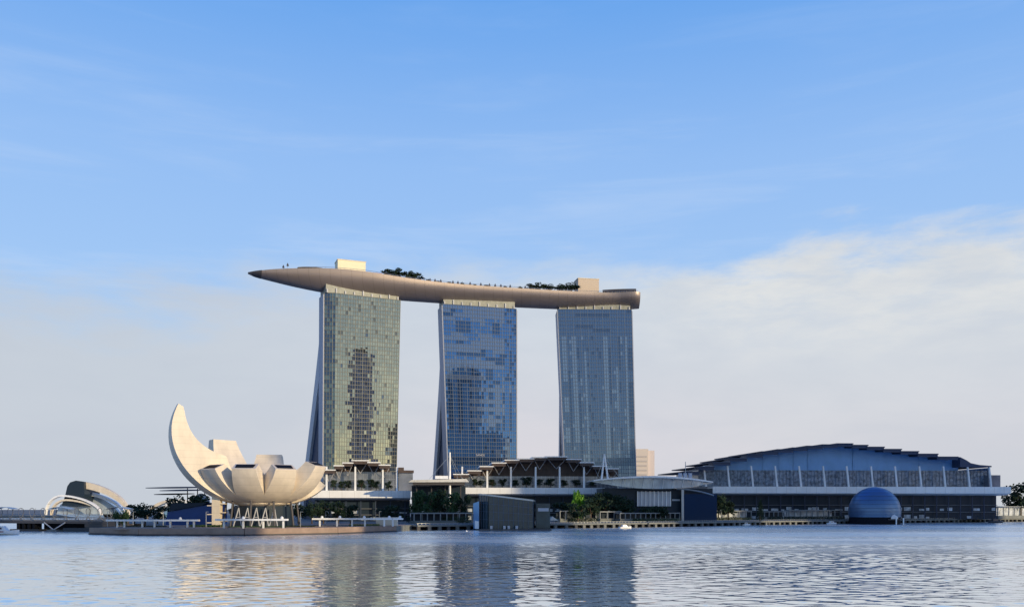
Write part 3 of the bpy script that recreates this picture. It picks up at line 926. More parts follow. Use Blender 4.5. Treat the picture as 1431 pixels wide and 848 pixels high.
# ------------------------------------------------------------------ podium halls
def podium(fr, label, eave, plates, posts, wall, below, post_lean=0.0, struts=True, plate_m='white', under='brown', wall_m='grey_glass', gable=None, depth=60, over=6.0, plate_t=1.0, post_y=(650, 685)):
    """eave: (px0, px1, y_top, y_bot); plates: (px0, px1, y) roof shells; wall: (px0, px1, y_top)"""
    t = fr.thing('waterfront_hall', label, 'building')
    e0, e1 = fr.u(eave[0]), fr.u(eave[1]); ez1, ez0 = fr.z(eave[2]), fr.z(eave[3])
    # eave: a long tapered white slab
    mb = MB()
    mb.loft([[(u, -9, ez0 + .8), (u, -9, ez1 - .3), (u, 8, ez1), (u, 8, ez0 - 1.0), (u, -3, ez0 - .4)] for u in (e0, e1)])
    mb.build('eave', M['white'], t)
    # glazed wall set back above the eave
    w0, w1 = fr.u(wall[0], 9), fr.u(wall[1], 9)
    zt = fr.z(wall[2], 0, 9)
    mb = MB(); mb.bx(w0, w1, 9, depth, ez1 - .2, zt)
    g = mb.build('glass_wall', M[wall_m], t)
    mm = MB()
    nm_ = max(6, int((w1 - w0) / 3.2))
    for k in range(nm_ + 1):
        u = w0 + (w1 - w0) * k / nm_
        mm.bx(u - .10, u + .10, 8.7, 9.02, ez1, zt)
    for k in (0.3, 0.62, 0.9):
        z = ez1 + (zt - ez1) * k
        mm.bx(w0, w1, 8.75, 9.03, z - .1, z + .1)
    mm.build('mullion_grid', M['steel'] if wall_m == 'grey_glass' else M['m3'], g)
    # gable infill following the roof
    gm = MB()
    for (p0, p1, y) in plates:
        u0, u1 = fr.u(p0, 10), fr.u(p1, 10); z1 = fr.z(y, 0, -over) - plate_t - .1
        if z1 > zt + .2: gm.bx(u0 + .004, u1 - .004, 10, depth - 2, zt + .02, z1)
    if gm.v: gm.build('gable_wall', M[gable or under], t)
    # roof shells
    for (p0, p1, y) in plates:
        u0, u1 = fr.u(p0, -over), fr.u(p1, -over); z1 = fr.z(y, 0, -over)
        mb = MB()
        sl = 1.3
        mb.loft([[(u, -over, z1 - plate_t), (u, -over, z1), (u, depth, z1 + sl), (u, depth, z1 + sl - plate_t)] for u in (u0 - .5, u1 + .5)])
        sh = mb.build('roof_shell', M[plate_m], t)
        mb = MB()
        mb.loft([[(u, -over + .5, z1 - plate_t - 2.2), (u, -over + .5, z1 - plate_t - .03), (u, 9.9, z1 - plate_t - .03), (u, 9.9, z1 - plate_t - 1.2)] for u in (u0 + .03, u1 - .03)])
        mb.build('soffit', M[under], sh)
    if struts:
        st = MB()
        for (p0, p1, y) in plates:
            um = fr.u((p0 + p1) / 2, 4); z1 = fr.z(y, 0, -over) - plate_t - .5; du = (fr.u(p1, 4) - fr.u(p0, 4)) * .45
            zb_ = max(ez1 + 4, z1 - 8)
            if z1 - zb_ > 2:
                st.tube((um, 7, zb_), (um - du, 2, z1), 0.3, 5); st.tube((um, 7, zb_), (um + du, 2, z1), 0.3, 5)
        if st.v: st.build('roof_strut', M['end_pale'] if under == 'brown' else M['steel'], t)
    # white posts on the eave
    for px in posts:
        u = fr.u(px, -2); z0, z1 = ez1 - .2, fr.z(post_y[0], 0, -2)
        ub = fr.u(px + post_lean, -2)
        mb = MB(); w = .75
        mb.loft([[(ub - w, -2.7, z0), (ub + w, -2.7, z0), (ub + w, -1.3, z0), (ub - w, -1.3, z0)], [(u - w * .8, -2.7, z1), (u + w * .8, -2.7, z1), (u + w * .8, -1.3, z1), (u - w * .8, -1.3, z1)]])
        mb.build('post', M['white'], t)
    # shopping levels under the eave, with shade put into their dark colours
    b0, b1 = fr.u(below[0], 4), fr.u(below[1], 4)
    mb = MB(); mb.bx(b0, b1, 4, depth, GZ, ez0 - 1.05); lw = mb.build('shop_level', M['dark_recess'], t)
    fl = MB(); sh = MB(); cl_ = MB()
    H_ = ez0 - 1.05 - GZ
    for q in (0.30, 0.60):
        fl.bx(b0, b1, 2.0, 3.98, GZ + H_ * q - .25, GZ + H_ * q + .25)
    rg = random.Random(int(below[0]))
    u = b0 + 2
    while u < b1 - 4:
        w = rg.uniform(2, 7)
        for q in (0.0, 0.33):
            if rg.random() < 0.75:
                hh = rg.uniform(.06, .17) * H_
                MB().bx(u, min(u + w, b1 - 1), 3.55, 3.95, GZ + H_ * q + .6, GZ + H_ * q + hh + .6).build('shop_window', M['shop'], lw)
        u += w + rg.uniform(.5, 4)
    u = b0 + 1
    while u < b1:
        MB().bx(u - .3, u + .3, .6, 1.2, GZ, ez0 - 1.0).build('column', M['navy'], t); u += 11
    fl.build('floor_edge', M['core'], t)
    return t, ez1

FL = Fr(512, 640, 10)
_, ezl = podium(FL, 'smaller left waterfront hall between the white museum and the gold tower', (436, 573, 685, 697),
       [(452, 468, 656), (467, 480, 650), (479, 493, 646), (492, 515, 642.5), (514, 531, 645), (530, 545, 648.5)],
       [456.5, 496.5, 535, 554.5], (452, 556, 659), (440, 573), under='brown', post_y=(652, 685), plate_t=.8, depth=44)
# the low flat block closing the left hall
tb = FL.thing('flat_roofed_block', 'small flat roofed lavender block closing the left waterfront hall', 'building')
a, c = FL.u(557, 6), FL.u(577, 6)
MB().bx(a, c, 6, 30, ezl + .05, FL.z(660, 0, 6)).build('body', M['grey_glass'], tb)
MB().bx(a - .6, c + .6, 4, 31, FL.z(660, 0, 6) + .02, FL.z(656.5, 0, 6)).build('cornice', M['brown'], tb)
MB().bx(a - .3, a + 4, 4.6, 9, FL.z(656.5, 0, 6) + .02, FL.z(652.5, 0, 6)).build('parapet', M['brown'], tb)

FM = Fr(745, 675, 4)
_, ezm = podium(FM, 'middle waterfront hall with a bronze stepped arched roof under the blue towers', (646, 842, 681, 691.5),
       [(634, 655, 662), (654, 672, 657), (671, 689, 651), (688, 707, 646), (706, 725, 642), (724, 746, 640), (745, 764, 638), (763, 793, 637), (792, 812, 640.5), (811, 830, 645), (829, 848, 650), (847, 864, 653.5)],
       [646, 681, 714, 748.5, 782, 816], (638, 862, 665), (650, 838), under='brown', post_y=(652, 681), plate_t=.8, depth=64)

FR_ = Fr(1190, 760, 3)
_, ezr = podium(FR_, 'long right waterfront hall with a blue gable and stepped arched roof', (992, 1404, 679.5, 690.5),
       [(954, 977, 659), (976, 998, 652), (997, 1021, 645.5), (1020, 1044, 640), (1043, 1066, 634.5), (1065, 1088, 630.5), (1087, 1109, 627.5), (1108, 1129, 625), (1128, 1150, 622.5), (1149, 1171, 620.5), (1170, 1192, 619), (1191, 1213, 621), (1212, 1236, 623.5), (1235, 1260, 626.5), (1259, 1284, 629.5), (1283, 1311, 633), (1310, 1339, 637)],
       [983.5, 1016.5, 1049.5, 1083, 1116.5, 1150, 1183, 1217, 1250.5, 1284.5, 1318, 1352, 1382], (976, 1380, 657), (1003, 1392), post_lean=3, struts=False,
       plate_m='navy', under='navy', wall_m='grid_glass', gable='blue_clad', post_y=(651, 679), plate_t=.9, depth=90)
tb = FR_.thing('swept_roof_end', 'low dark end bay with a swept roof closing the right hall', 'building')
a, c, d = FR_.u(1339, 0), FR_.u(1354, 0), FR_.u(1383, 0)
pr = [(a + .1, FR_.z(638)), (a + 6, FR_.z(642.5)), (c, FR_.z(646.5)), (c + 8, FR_.z(649)), (d, FR_.z(650.3)), (d, FR_.z(652)), (a + .1, FR_.z(652))]
MB().prism_v(pr, -3, 60).build('roof', M['navy'], tb)
MB().bx(FR_.u(1381, 9) + .1, FR_.u(1383, 9) - .1, 9, 58, ezr, FR_.z(652.1)).build('end_wall', M['grid_glass'], tb)
MB().bx(d + .3, FR_.u(1400, 0), 2, 40, ezr - .2, FR_.z(663)).build('annex', M['grey_glass'], tb)

# terrace trees behind the posts
k = 0
for px, wpx, yt in [(466, 9, 669), (477, 9, 671), (486, 10, 669), (505, 12, 667), (519, 10, 668), (526, 9, 669), (543, 10, 670)]:
    u = FL.u(px, 4); Y = FL.y0 + u * FL.sa + 4 * FL.ca; X = FL.x0 + u * FL.ca - 4 * FL.sa
    hh = pt(px, yt, Y).z - ezl
    plant('broadleaf', 'leaf_dark', X, Y, ezl + .02, wpx / FPX * Y, hh, f'{ORD[k]} small terrace tree from the left in the left hall', 'terrace trees on the left hall'); k += 1
k = 0
for px, wpx, yt in [(664, 10, 668), (672, 9, 670), (688, 11, 667), (702, 10, 667), (720, 10, 668), (736, 14, 664), (754, 9, 668), (769, 13, 666), (788, 10, 668), (806, 12, 669), (829, 10, 670)]:
    u = FM.u(px, 4); Y = FM.y0 + u * FM.sa + 4 * FM.ca; X = FM.x0 + u * FM.ca - 4 * FM.sa
    hh = pt(px, yt, Y).z - ezm
    plant('broadleaf', 'leaf_dark', X, Y, ezm + .02, wpx / FPX * Y, hh, f'{ORD[k]} small terrace tree from the left in the middle hall', 'terrace trees on the middle hall'); k += 1

# ------------------------------------------------------------------ canopies with masts between the halls
FC = Fr(614, 610, 6)
cn = FC.thing('mast_canopy', 'flat white canopy hung from a slim mast between the left and middle halls', 'canopy')
u0, u1 = FC.u(571), FC.u(655); z1, z0 = FC.z(669), FC.z(674)
MB().loft([[(u0, -6, z0), (u1, -6, z0 + .3), (u1, 16, z0 + .3), (u0, 16, z0)], [(u0 + 2, -7, z1 - 1.0), (u1 - 2, -7, z1), (u1 - 2, 16, z1), (u0 + 2, 16, z1 - 1.0)]]).build('roof', M['white'], cn)
MB().bx(u0 + 3, u1 - 3, -4, 15, z0 - 1.8, z0 - .03).build('soffit', M['steel_dark'], cn)
um = FC.u(628.5); MB().tube((um, -2, GZ), (um, -2, FC.z(632)), 1.0, 8, r2=.6).build('mast', M['white'], cn)
st = MB()
for px, zz in ((646, z1), (640, z1), (600, z1)):
    st.tube((um, -2, FC.z(636)), (FC.u(px), -2, zz), .14, 4)
st.build('stay_cable', M['steel'], cn)
mb = MB()
for px in (582, 603, 622, 644): mb.tube((FC.u(px), 6, GZ), (FC.u(px), 6, z0 - 1.7), .5, 6)
mb.build('post', M['steel_dark'], cn)
MB().bx(FC.u(575), FC.u(652), 14, 26, GZ, z0 - 1.85).build('back_wall', M['dark_recess'], cn)
MB().bx(FC.u(608), FC.u(626), -4, 2, z1 + .02, z1 + 2.2).build('roof_unit', M['white'], cn)

FA = Fr(909, 640, 6)
ar = FA.thing('arched_plaza_canopy', 'thin white arched canopy with glazed edge over the dark plaza hall', 'canopy')
def arc_z(s, y0, ym, y1):
    return y0 * (1 - s) ** 2 + (2 * ym - .5 * y0 - .5 * y1) * 2 * s * (1 - s) + y1 * s * s
rf, gl, rb = MB(), MB(), MB()
rr, gg = [], []
ua, ub = FA.u(827), FA.u(993)
for k in range(25):
    s = k / 24; u = ua + (ub - ua) * s
    zt = FA.z(arc_z(s, 671, 665.5, 672.5)); zb_ = zt - 0.9 - (0.5 * sin(pi * s))
    rr.append([(u, -6 - 6 * sin(pi * s), zb_), (u, -6 - 6 * sin(pi * s), zt), (u, 20, zt), (u, 20, zb_)])
    zg = FA.z(arc_z(s, 673, 683, 675)); 
    gg.append([(u, -3 - 3 * sin(pi * s), min(zg, zb_ - .3)), (u, -3 - 3 * sin(pi * s), zb_ - .02), (u, -1, zb_ - .02), (u, -1, min(zg, zb_ - .3))])
    if 1 < k < 24 and k % 2 == 0:
        rb.tube((u, -3.4 - 3 * sin(pi * s), zb_), (u - 1, -3.4 - 3 * sin(pi * s), min(zg, zb_ - .3)), .28, 5)
rf.loft(rr); gl.loft(gg)
rf.build('roof', M['white'], ar); g_ = gl.build('edge_glass', M['pale_glass'], ar); rb.build('rib', M['white'], g_)
um = FA.u(843.5)
mm = MB()
for du in (-2.2, 2.6): mm.tube((um + du, -3, FA.z(670)), (um, -3, FA.z(635)), .75, 8, r2=.5)
mm.build('mast', M['white'], ar)
st = MB()
for px in (866, 832): st.tube((um, -3, FA.z(639)), (FA.u(px), -3, FA.z(669.5)), .14, 4)
st.build('stay_cable', M['steel'], ar)
MB().bx(FA.u(958, -4) - .2, FA.u(958, -4) + .2, -4, -3.6, FA.z(668), FA.z(645)).build('flagpole', M['steel'], ar)
for px in (951, 958, 965):
    MB().bx(FA.u(px, 6) - 1.2, FA.u(px, 6) + 1.2, 6, 8, FA.z(669), FA.z(660)).build('roof_vent', M['end_pale'], ar)

ph = FA.thing('plaza_hall', 'dark navy plaza hall with a pale ribbed screen under the arched canopy', 'building')
MB().bx(FA.u(842, 2), FA.u(996, 2), 2, 24, GZ, FA.z(682)).build('body', M['dark_recess'], ph)
MB().bx(FA.u(953, 0) , FA.u(1000, 0), -3, 1.9, GZ, FA.z(690)).build('side_wing', M['dark_glass'], ph)
sc_ = MB()
ua, ub = FA.u(891), FA.u(937)
sc_.bx(ua, ub, .4, 1.2, FA.z(707), FA.z(686.5))
scr = sc_.build('screen', M['end_pale'], ph)
rb = MB()
for k in range(9):
    u = ua + (ub - ua) * k / 8; rb.bx(u - .35, u + .35, -.2, .38, FA.z(707), FA.z(686))
rb.build('fin', M['white'], scr)
MB().bx(FA.u(940), FA.u(951), 1.2, 1.9, FA.z(699.5), FA.z(697)).build('sign_panel', M['end_pale'], ph)
sw = MB(); pts = []
for k in range(11):
    s = k / 10; pts.append((FA.u(945 + 52 * s, -3), -3.5, FA.z(683 + 9 * s * s)))
sw.path(pts, .6, 6); sw.build('cornice', M['steel'], ph)
MB().bx(FA.u(950.2), FA.u(953.5), -4, -3, GZ, FA.z(684)).build('pier', M['steel'], ph)

# ------------------------------------------------------------------ waterfront: boardwalk, arcades, pergolas
def along(px_list, D_list): return [Vector(((p - CX) / FPX * d, d, 0)) for p, d in zip(px_list, D_list)]
def seg_dir(a, b):
    d = (b - a).normalized(); return d, Vector((d.y, -d.x, 0))
def boardwalk(a, b, label, z=2.9, width=9.0, pile_gap=6.5):
    d, n_ = seg_dir(a, b); Ln = (b - a).length
    t = thing('boardwalk', label, 'boardwalk', (a.x, a.y, 0), atan2(d.y, d.x), 'boardwalks along the far shore')
    MB().bx(0, Ln, -width, 2.0, z - .7, z).build('deck', M['timber'], t)
    MB().bx(0, Ln, -width - .25, -width - .004, z - .85, z + .18).build('kerb', M['stone'], t)
    k = 0; x = 1.0
    while x < Ln:
        MB().bx(x - 1.0, x + 1.0, -width + .3, -width + 1.8, -1, z - .71).build('pile', M['pile_pale'] if k % 3 else M['pile'], t)
        x += pile_gap * rnd.uniform(.75, 1.25); k += 1
    MB().bx(0, Ln, -1.5, 1.0, -1, z - .72).build('back_wall', M['black'], t)  # darkness between the piles put in as a black sheet
    r = MB()
    r.bx(0, Ln, -width + .6, -width + .68, z + 1.0, z + 1.1)
    x = 0.5
    while x < Ln:
        r.bx(x - .06, x + .06, -width + .6, -width + .68, z, z + 1.0); x += 2.5
    r.build('railing', M['steel'], t)
    return t
S = lambda i: Vector((shore[i][0], shore[i][1], 0))
boardwalk(S(10) + Vector((0, 1, 0)), S(11), 'grey boardwalk on piles left of the glass pavilion')
boardwalk(S(11), S(12), 'grey boardwalk on piles right of the glass pavilion')
boardwalk(S(12), S(13), 'grey boardwalk on piles below the dark plaza hall')
boardwalk(S(13), S(14), 'grey boardwalk on piles left of the blue dome')
boardwalk(S(14), S(16), 'grey boardwalk on piles right of the blue dome')

def arcade(px0, px1, D, yaw, y_top, y_bot, label, n, depth=5.0, m='arcade', back='dark_recess', beam=.7, z_foot=None, box=False):
    fr = Fr((px0 + px1) / 2, D, yaw)
    zf = GZ if z_foot is None else z_foot
    t = fr.thing('arcade', label, 'arcade', 'pale arcades along the far promenade', zf)
    u0, u1 = fr.u(px0), fr.u(px1); zt = fr.z(y_top) - zf; zb = max(fr.z(y_bot) - zf, 0)
    MB().bx(u0, u1, -.5, depth, zt - beam, zt).build('roof', M[m], t)
    for k in range(n + 1):
        u = u0 + .3 + (u1 - u0 - .6) * k / n
        MB().bx(u - .28, u + .28, -.35, .25, 0, zt - beam - .004).build('post', M[m], t)
    if zb > .3: MB().bx(u0, u1, -.6, depth, 0.02, zb).build('plinth', M['stone'], t)
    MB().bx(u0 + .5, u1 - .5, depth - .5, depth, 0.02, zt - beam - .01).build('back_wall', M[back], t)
    return t
arcade(578, 660, 535, 32, 716, 727, 'low pale arcade under the trees left of the glass pavilion', 9)
arcade(782, 833, 585, 34, 713, 724, 'pale arcade with white posts right of the glass pavilion', 6)
arcade(838, 868, 610, 34, 714, 724, 'short pale arcade under the dark trees by the plaza hall', 3)
arcade(866, 950, 622, 34, 716, 724, 'long low arcade with dark openings before the plaza hall', 12)
arcade(972, 1050, 690, 33, 713, 723, 'glazed pale arcade left of the lone cypress', 9, back='shop')
arcade(1068, 1100, 712, 33, 714, 722, 'short stone arcade with square openings right of the lone cypress', 5)
arcade(1102, 1182, 745, 33, 712, 721, 'long arcade with bright shop windows left of the blue dome', 10, back='shop')
arcade(1262, 1312, 785, 30, 709, 719, 'framed pale arcade just right of the blue dome', 7, back='shop')
arcade(1316, 1348, 800, 30, 710, 719, 'bright small pavilion second to the right of the blue dome', 3, back='shop', m='white')
arcade(1394, 1440, 812, 30, 707, 720, 'pale framed arcade under the trees at the far right shore', 6, back='shop')

def pergola(px0, px1, D, y_top, label, posts, boxes, hedge=None):
    fr = Fr((px0 + px1) / 2, D, 0)
    zf = GZ + .12
    t = fr.thing('pergola', label, 'pergola', 'white pergolas on the museum quay', zf)
    u0, u1 = fr.u(px0), fr.u(px1); zt = fr.z(y_top) - zf
    MB().bx(u0, u1, -1.6, 1.6, zt - .85, zt).build('roof', M['white'], t)
    for px in posts:
        u = fr.u(px)
        MB().bx(u - .38, u + .38, -.4, .4, 0, zt - .854).build('post', M['white'], t)
    for px in boxes:
        u = fr.u(px)
        MB().ell((u, 0, zt + .3), .75, .75, .9, 8, 5, z_lo=-.5).build('roof_lamp', M['white_clean'], t)
    bn = MB()
    for i in range(len(posts) - 1):
        ua_, ub_ = fr.u(posts[i]) + 1, fr.u(posts[i + 1]) - 1
        if ub_ - ua_ > 1.5: bn.bx(ua_, ub_, .5, 1.0, .35, .5); bn.bx(ua_ + .2, ua_ + .4, .55, .95, 0, .35); bn.bx(ub_ - .4, ub_ - .2, .55, .95, 0, .35)
    if bn.v: bn.build('bench', M['timber'], t)
    return t
pergola(150, 278, 412, 725.5, 'long white pergola at the left end of the museum quay', [164, 174, 199, 216, 238, 262, 271], [252])
pergola(302, 402, 395, 724.5, 'white pergola on the quay right below the museum bowl', [313, 340, 368, 396], [340, 394])
pergola(437, 563, 438, 723.5, 'white pergola with five roof lamps right of the museum', [447, 471, 492, 510, 537, 549], [450, 475, 509, 544, 559])

def hedge(px0, px1, D, y_top, leaf, label, dep=2.0, z=None, n=7):
    fr = Fr((px0 + px1) / 2, D, 0)
    z = GZ + .12 if z is None else z
    a = fr.u(px0), fr.u(px1); h = fr.z(y_top) - z
    rg = random.Random(int(px0)); mb = MB()
    L_ = a[1] - a[0]
    for k in range(int(L_ / 1.2) + 1):
        leaves(mb, (a[0] + 1.2 * k, rg.uniform(-.3, .3), h * .5), 1.2, dep * .6, h * .55, 60, .32, rg, fill=.5)
    o = mb.build('hedge', M[leaf], recalc=False)
    o.location = (fr.x0, fr.y0, z)
    return tag(o, label, 'hedge', 'hedges along the quay')
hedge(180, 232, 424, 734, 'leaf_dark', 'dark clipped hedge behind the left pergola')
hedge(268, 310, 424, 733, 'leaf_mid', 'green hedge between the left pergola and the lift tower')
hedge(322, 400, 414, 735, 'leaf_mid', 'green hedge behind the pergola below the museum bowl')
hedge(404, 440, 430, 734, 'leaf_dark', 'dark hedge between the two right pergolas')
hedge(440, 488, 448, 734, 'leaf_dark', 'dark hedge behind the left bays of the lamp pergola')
hedge(490, 531, 448, 732, 'leaf_lime', 'sunlit yellow green hedge behind the lamp pergola')  # sunlight on this stretch put into a yellower leaf colour
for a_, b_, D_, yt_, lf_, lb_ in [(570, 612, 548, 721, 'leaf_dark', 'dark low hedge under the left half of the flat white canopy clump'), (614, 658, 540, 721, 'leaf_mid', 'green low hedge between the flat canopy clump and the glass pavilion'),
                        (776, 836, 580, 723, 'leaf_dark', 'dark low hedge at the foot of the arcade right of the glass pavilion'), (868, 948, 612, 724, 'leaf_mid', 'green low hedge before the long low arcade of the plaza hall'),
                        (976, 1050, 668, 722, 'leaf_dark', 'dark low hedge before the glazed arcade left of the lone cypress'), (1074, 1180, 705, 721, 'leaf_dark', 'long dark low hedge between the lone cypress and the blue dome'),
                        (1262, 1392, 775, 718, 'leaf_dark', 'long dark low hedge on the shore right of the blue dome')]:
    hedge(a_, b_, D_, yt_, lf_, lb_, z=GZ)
lamp0 = None
for k, (px, D) in enumerate([(150, 425), (186, 428), (228, 430), (288, 418), (420, 424), (455, 470), (530, 480), (590, 530), (640, 540), (790, 572), (850, 598), (930, 628), (985, 655), (1095, 698), (1140, 718), (1275, 765), (1330, 790), (1380, 808)]):
    p = pt(px, 730, D); lab = f'{"far left to far right: " if False else ""}{(ORD + ["fifteenth", "sixteenth", "seventeenth", "eighteenth"])[k]} slim street lamp from the left along the promenade'
    if lamp0 is None:
        lamp0 = thing('street_lamp', lab, 'street lamp', (p.x, D, GZ + .1), 0, 'street lamps along the promenade')
        MB().tube((0, 0, 0), (0, 0, 7.5), .14, 6, r2=.09).build('pole', M['steel'], lamp0)
        MB().bx(-.12, 1.3, -.14, .14, 7.5, 7.66).build('lamp_head', M['steel'], lamp0)
    else:
        r = lamp0.copy(); COL.objects.link(r); r.location = (p.x, D, GZ + .1); r['label'] = lab
        for ch in list(lamp0.children):
            c = ch.copy(); COL.objects.link(c); c.parent = r
ob = MB().bx(-5.5, 5.5, -2, 2, 0, 4.2).bx(-6, 6, -2.4, 2.4, 4.22, 4.6).build('kiosk', M['cream_dull'])
p = pt(541, 735, 452); ob.location = (p.x, p.y, GZ + .12); tag(ob, 'small cream kiosk behind the right end of the lamp pergola', 'kiosk')

# ------------------------------------------------------------------ glass pavilion standing in the water
FP = Fr(715, 484, 0)
gp = FP.thing('glass_pavilion', 'faceted dark teal glass pavilion rising from the water', 'pavilion')
U = FP.u
fac = [(U(669), 5), (U(683), -4), (U(745), 0), (U(749), 18), (U(672), 20)]
def fz(x, y): return FP.z(691 + (CX + FPX * (FP.x0 + x) / (FP.y0 + y) - 668) * 0.118, 0, 0)
MB().loft([[(x, y, .8) for x, y in fac], [(x, y, fz(x, y)) for x, y in fac]]).build('glass_body', M['teal_glass'], gp)
mm = MB()
for (xa, ya), (xb, yb) in ((fac[0], fac[1]), (fac[1], fac[2])):
    nn = 4 if xb < U(690) else 9
    for k in range(nn + 1):
        s = k / nn; x, y = xa + (xb - xa) * s, ya + (yb - ya) * s
        mm.tube((x, y - .15, .8), (x, y - .15, fz(x, y)), .16, 4)
    for q in (.28, .52, .76):
        mm.tube((xa, ya - .15, .8 + (fz(xa, ya) - .8) * q), (xb, yb - .15, .8 + (fz(xb, yb) - .8) * q), .12, 4)
mm.build('mullion_grid', M['m2'], gp)
rc = []
for x, y in fac:
    z = fz(x, y); rc.append((x, y, z))
MB().loft([[(x * 1.01, y - .3, z + .02) for x, y, z in rc], [(x * 1.01, y - .3, z + .9) for x, y, z in rc]]).build('roof_edge', M['steel'], gp)
MB().loft([[(U(661.5), 2, .8), (U(669.5), -1, .8), (U(670), 4, .8), (U(662), 6, .8)], [(U(661), 2, FP.z(703)), (U(669.5), -1, FP.z(700)), (U(670), 4, FP.z(700)), (U(661.5), 6, FP.z(703))]]).build('glass_fin', M['fin_blue'], gp)
MB().loft([[(U(663.5), 1.0, .8), (U(669.2), -1.3, .8), (U(669.2), -1.15, .8), (U(663.5), 1.15, .8)], [(U(663.5), 1.0, FP.z(727)), (U(669.2), -1.3, FP.z(728)), (U(669.2), -1.15, FP.z(728)), (U(663.5), 1.15, FP.z(727))]]).build('fin_reflection', M['white'], gp)  # white reflection at the foot of the fin, put in as a panel
MB().bx(U(749.5), U(769), 3, 17, .8, FP.z(703)).build('annex', M['teal_glass'], gp)
MB().bx(U(752), U(767), 2.6, 2.96, FP.z(714), FP.z(709.5)).build('sign_panel', M['end_pale'], gp)
MB().bx(U(670.5), U(770), -6, 22, -1, .79).build('base', M['steel_dark'], gp)
mb = MB()
for px in (687, 705, 711, 722): mb.bx(U(px) - .7, U(px) + .7, -5, -4.4, .8, 2.6)
mb.build('display_panel', M['end_pale'], gp)
tent = thing('tent', 'small cream pointed tent at the right foot of the glass pavilion', 'tent', tuple(pt(772, 730, 520).xy) + (GZ - .1,), .5)
MB().loft([[(x * s, y * s, z) for x, y in ((-3, -2), (3, -2), (3, 2), (-3, 2))] for s, z in ((1, 2.2), (.6, 3.2), (.05, 4.6))]).build('canopy', M['cream_dull'], tent)
mb = MB()
for x in (-2.8, 2.8):
    for y in (-1.8, 1.8): mb.tube((x, y, 0), (x, y, 2.2), .1, 5)
mb.build('pole', M['steel'], tent)

# ------------------------------------------------------------------ blue dome
DD = 690.0
c = pt(1222, 714.5, DD); Rr = 34.3 / FPX * DD
dome = thing('glass_dome', 'floating blue glass sphere pavilion in front of the long right hall', 'pavilion', (c.x, c.y, 0))
zc = c.z; zl = -0.22
MB().ell((0, 0, zc), Rr, Rr, Rr, 48, 24, z_lo=zl).build('dome', M['sphere'], dome, smooth=True)
rg_ = MB()
for t_ in (-.12, .0, .14, .30, .46, .62, .76, .88):
    r = Rr * sqrt(1 - t_ * t_) * 1.002
    pts = [(r * cos(2 * pi * k / 48), r * sin(2 * pi * k / 48), zc + Rr * t_) for k in range(49)]
    rg_.path(pts, .15, 4)
rg_.build('glazing_ring', M['m2'], dome)
rb = Rr * sqrt(1 - zl * zl)
mb = MB(); mb.loft([[(r * cos(2 * pi * k / 40), r * sin(2 * pi * k / 40), z) for k in range(40)] for r, z in ((rb * .95, -1), (rb * .99, 0.2), (rb * 1.0, 3.4), (rb * .985, zc + Rr * zl + .05))])
mb.build('base', M['black'], dome)
p = pt(1249, 722, 672)
o = MB().loft([[(x * s, y * s, z) for x, y in ((-2.6, -1.6), (2.6, -1.6), (2.6, 1.6), (-2.6, 1.6))] for s, z in ((1, 0), (1, 1.8), (.15, 3.6))]).build('tent', M['white_clean'])
o.location = (p.x, p.y, 4.2); tag(o, 'small white tent on the jetty beside the blue dome', 'tent')
j = thing('jetty', 'low dark jetty with two pale piles right of the blue dome', 'jetty', (p.x, p.y, 0))
MB().bx(-5, 9, -2, 6, 3.4, 4.18).build('deck', M['steel_dark'], j)
for x in (0.8, 6.5): MB().tube((x, -2.6, -1), (x, -2.6, 5.0), .55, 8).build('pile', M['white'], j)

# ------------------------------------------------------------------ boats
def boat(px, D, L_, label, hull_m, top_m, rz=0.0, canopy=False, stripe=None):
    p = pt(px, 730, D)
    t = thing('motor_boat', label, 'boat', (p.x, D, 0), rz)
    rings = []
    for k in range(9):
        s = k / 8; x = (s - .5) * L_
        w = L_ * .17 * (1 - max(0, (s - .55) / .45) ** 2.2) + .03
        zt = L_ * .12 * (1 + .35 * s * s); zb = -0.2 + .5 * max(0, s - .7)
        rings.append([(x, -w, zt), (x, -w * .8, zt * .3), (x, 0, zb), (x, w * .8, zt * .3), (x, w, zt)])
    MB().loft(rings).build('hull', M[hull_m], t)
    h = L_ * .12
    MB().loft([[(-L_ * .28, -L_ * .12, h * 1.02), (L_ * .16, -L_ * .11, h * 1.1), (L_ * .16, L_ * .11, h * 1.1), (-L_ * .28, L_ * .12, h * 1.02)],
               [(-L_ * .26, -L_ * .1, h * 2.3), (L_ * .04, -L_ * .09, h * 2.3), (L_ * .04, L_ * .09, h * 2.3), (-L_ * .26, L_ * .1, h * 2.3)]]).build('cabin', M[top_m], t)
    MB().bx(-L_ * .24, L_ * .02, -L_ * .121, -L_ * .1145, h * 1.45, h * 1.95).build('cabin_window', M['dark_glass'], t)
    if stripe: MB().loft([[(x, -w * 1.02 - .02, z) for x, w, z in ((-L_ * .45, L_ * .17, h * .75), (L_ * .1, L_ * .17, h * .75), (L_ * .1, L_ * .17, h * .95), (-L_ * .45, L_ * .17, h * .95))],
                          [(x, -w * .9, z) for x, w, z in ((-L_ * .45, L_ * .17, h * .75), (L_ * .1, L_ * .17, h * .75), (L_ * .1, L_ * .17, h * .95), (-L_ * .45, L_ * .17, h * .95))]]).build('stripe', M[stripe], t)
    return t
boat(874, 528, 8.5, 'white motor boat moored below the dark plaza hall', 'white_clean', 'white_clean', .4)
boat(1043, 628, 7.5, 'small white boat moored left of the lone cypress', 'white_clean', 'white_clean', .5)
boat(1163, 672, 9.0, 'white boat moored just left of the blue dome', 'white_clean', 'white_clean', .4)
boat(1392, 740, 13.0, 'dark low boat out on the water at the far right', 'steel_dark', 'steel_dark', .1)
boat(4, 396, 15.0, 'white launch with a red stripe passing under the left footbridge', 'white_clean', 'white_clean', .05, stripe='red')
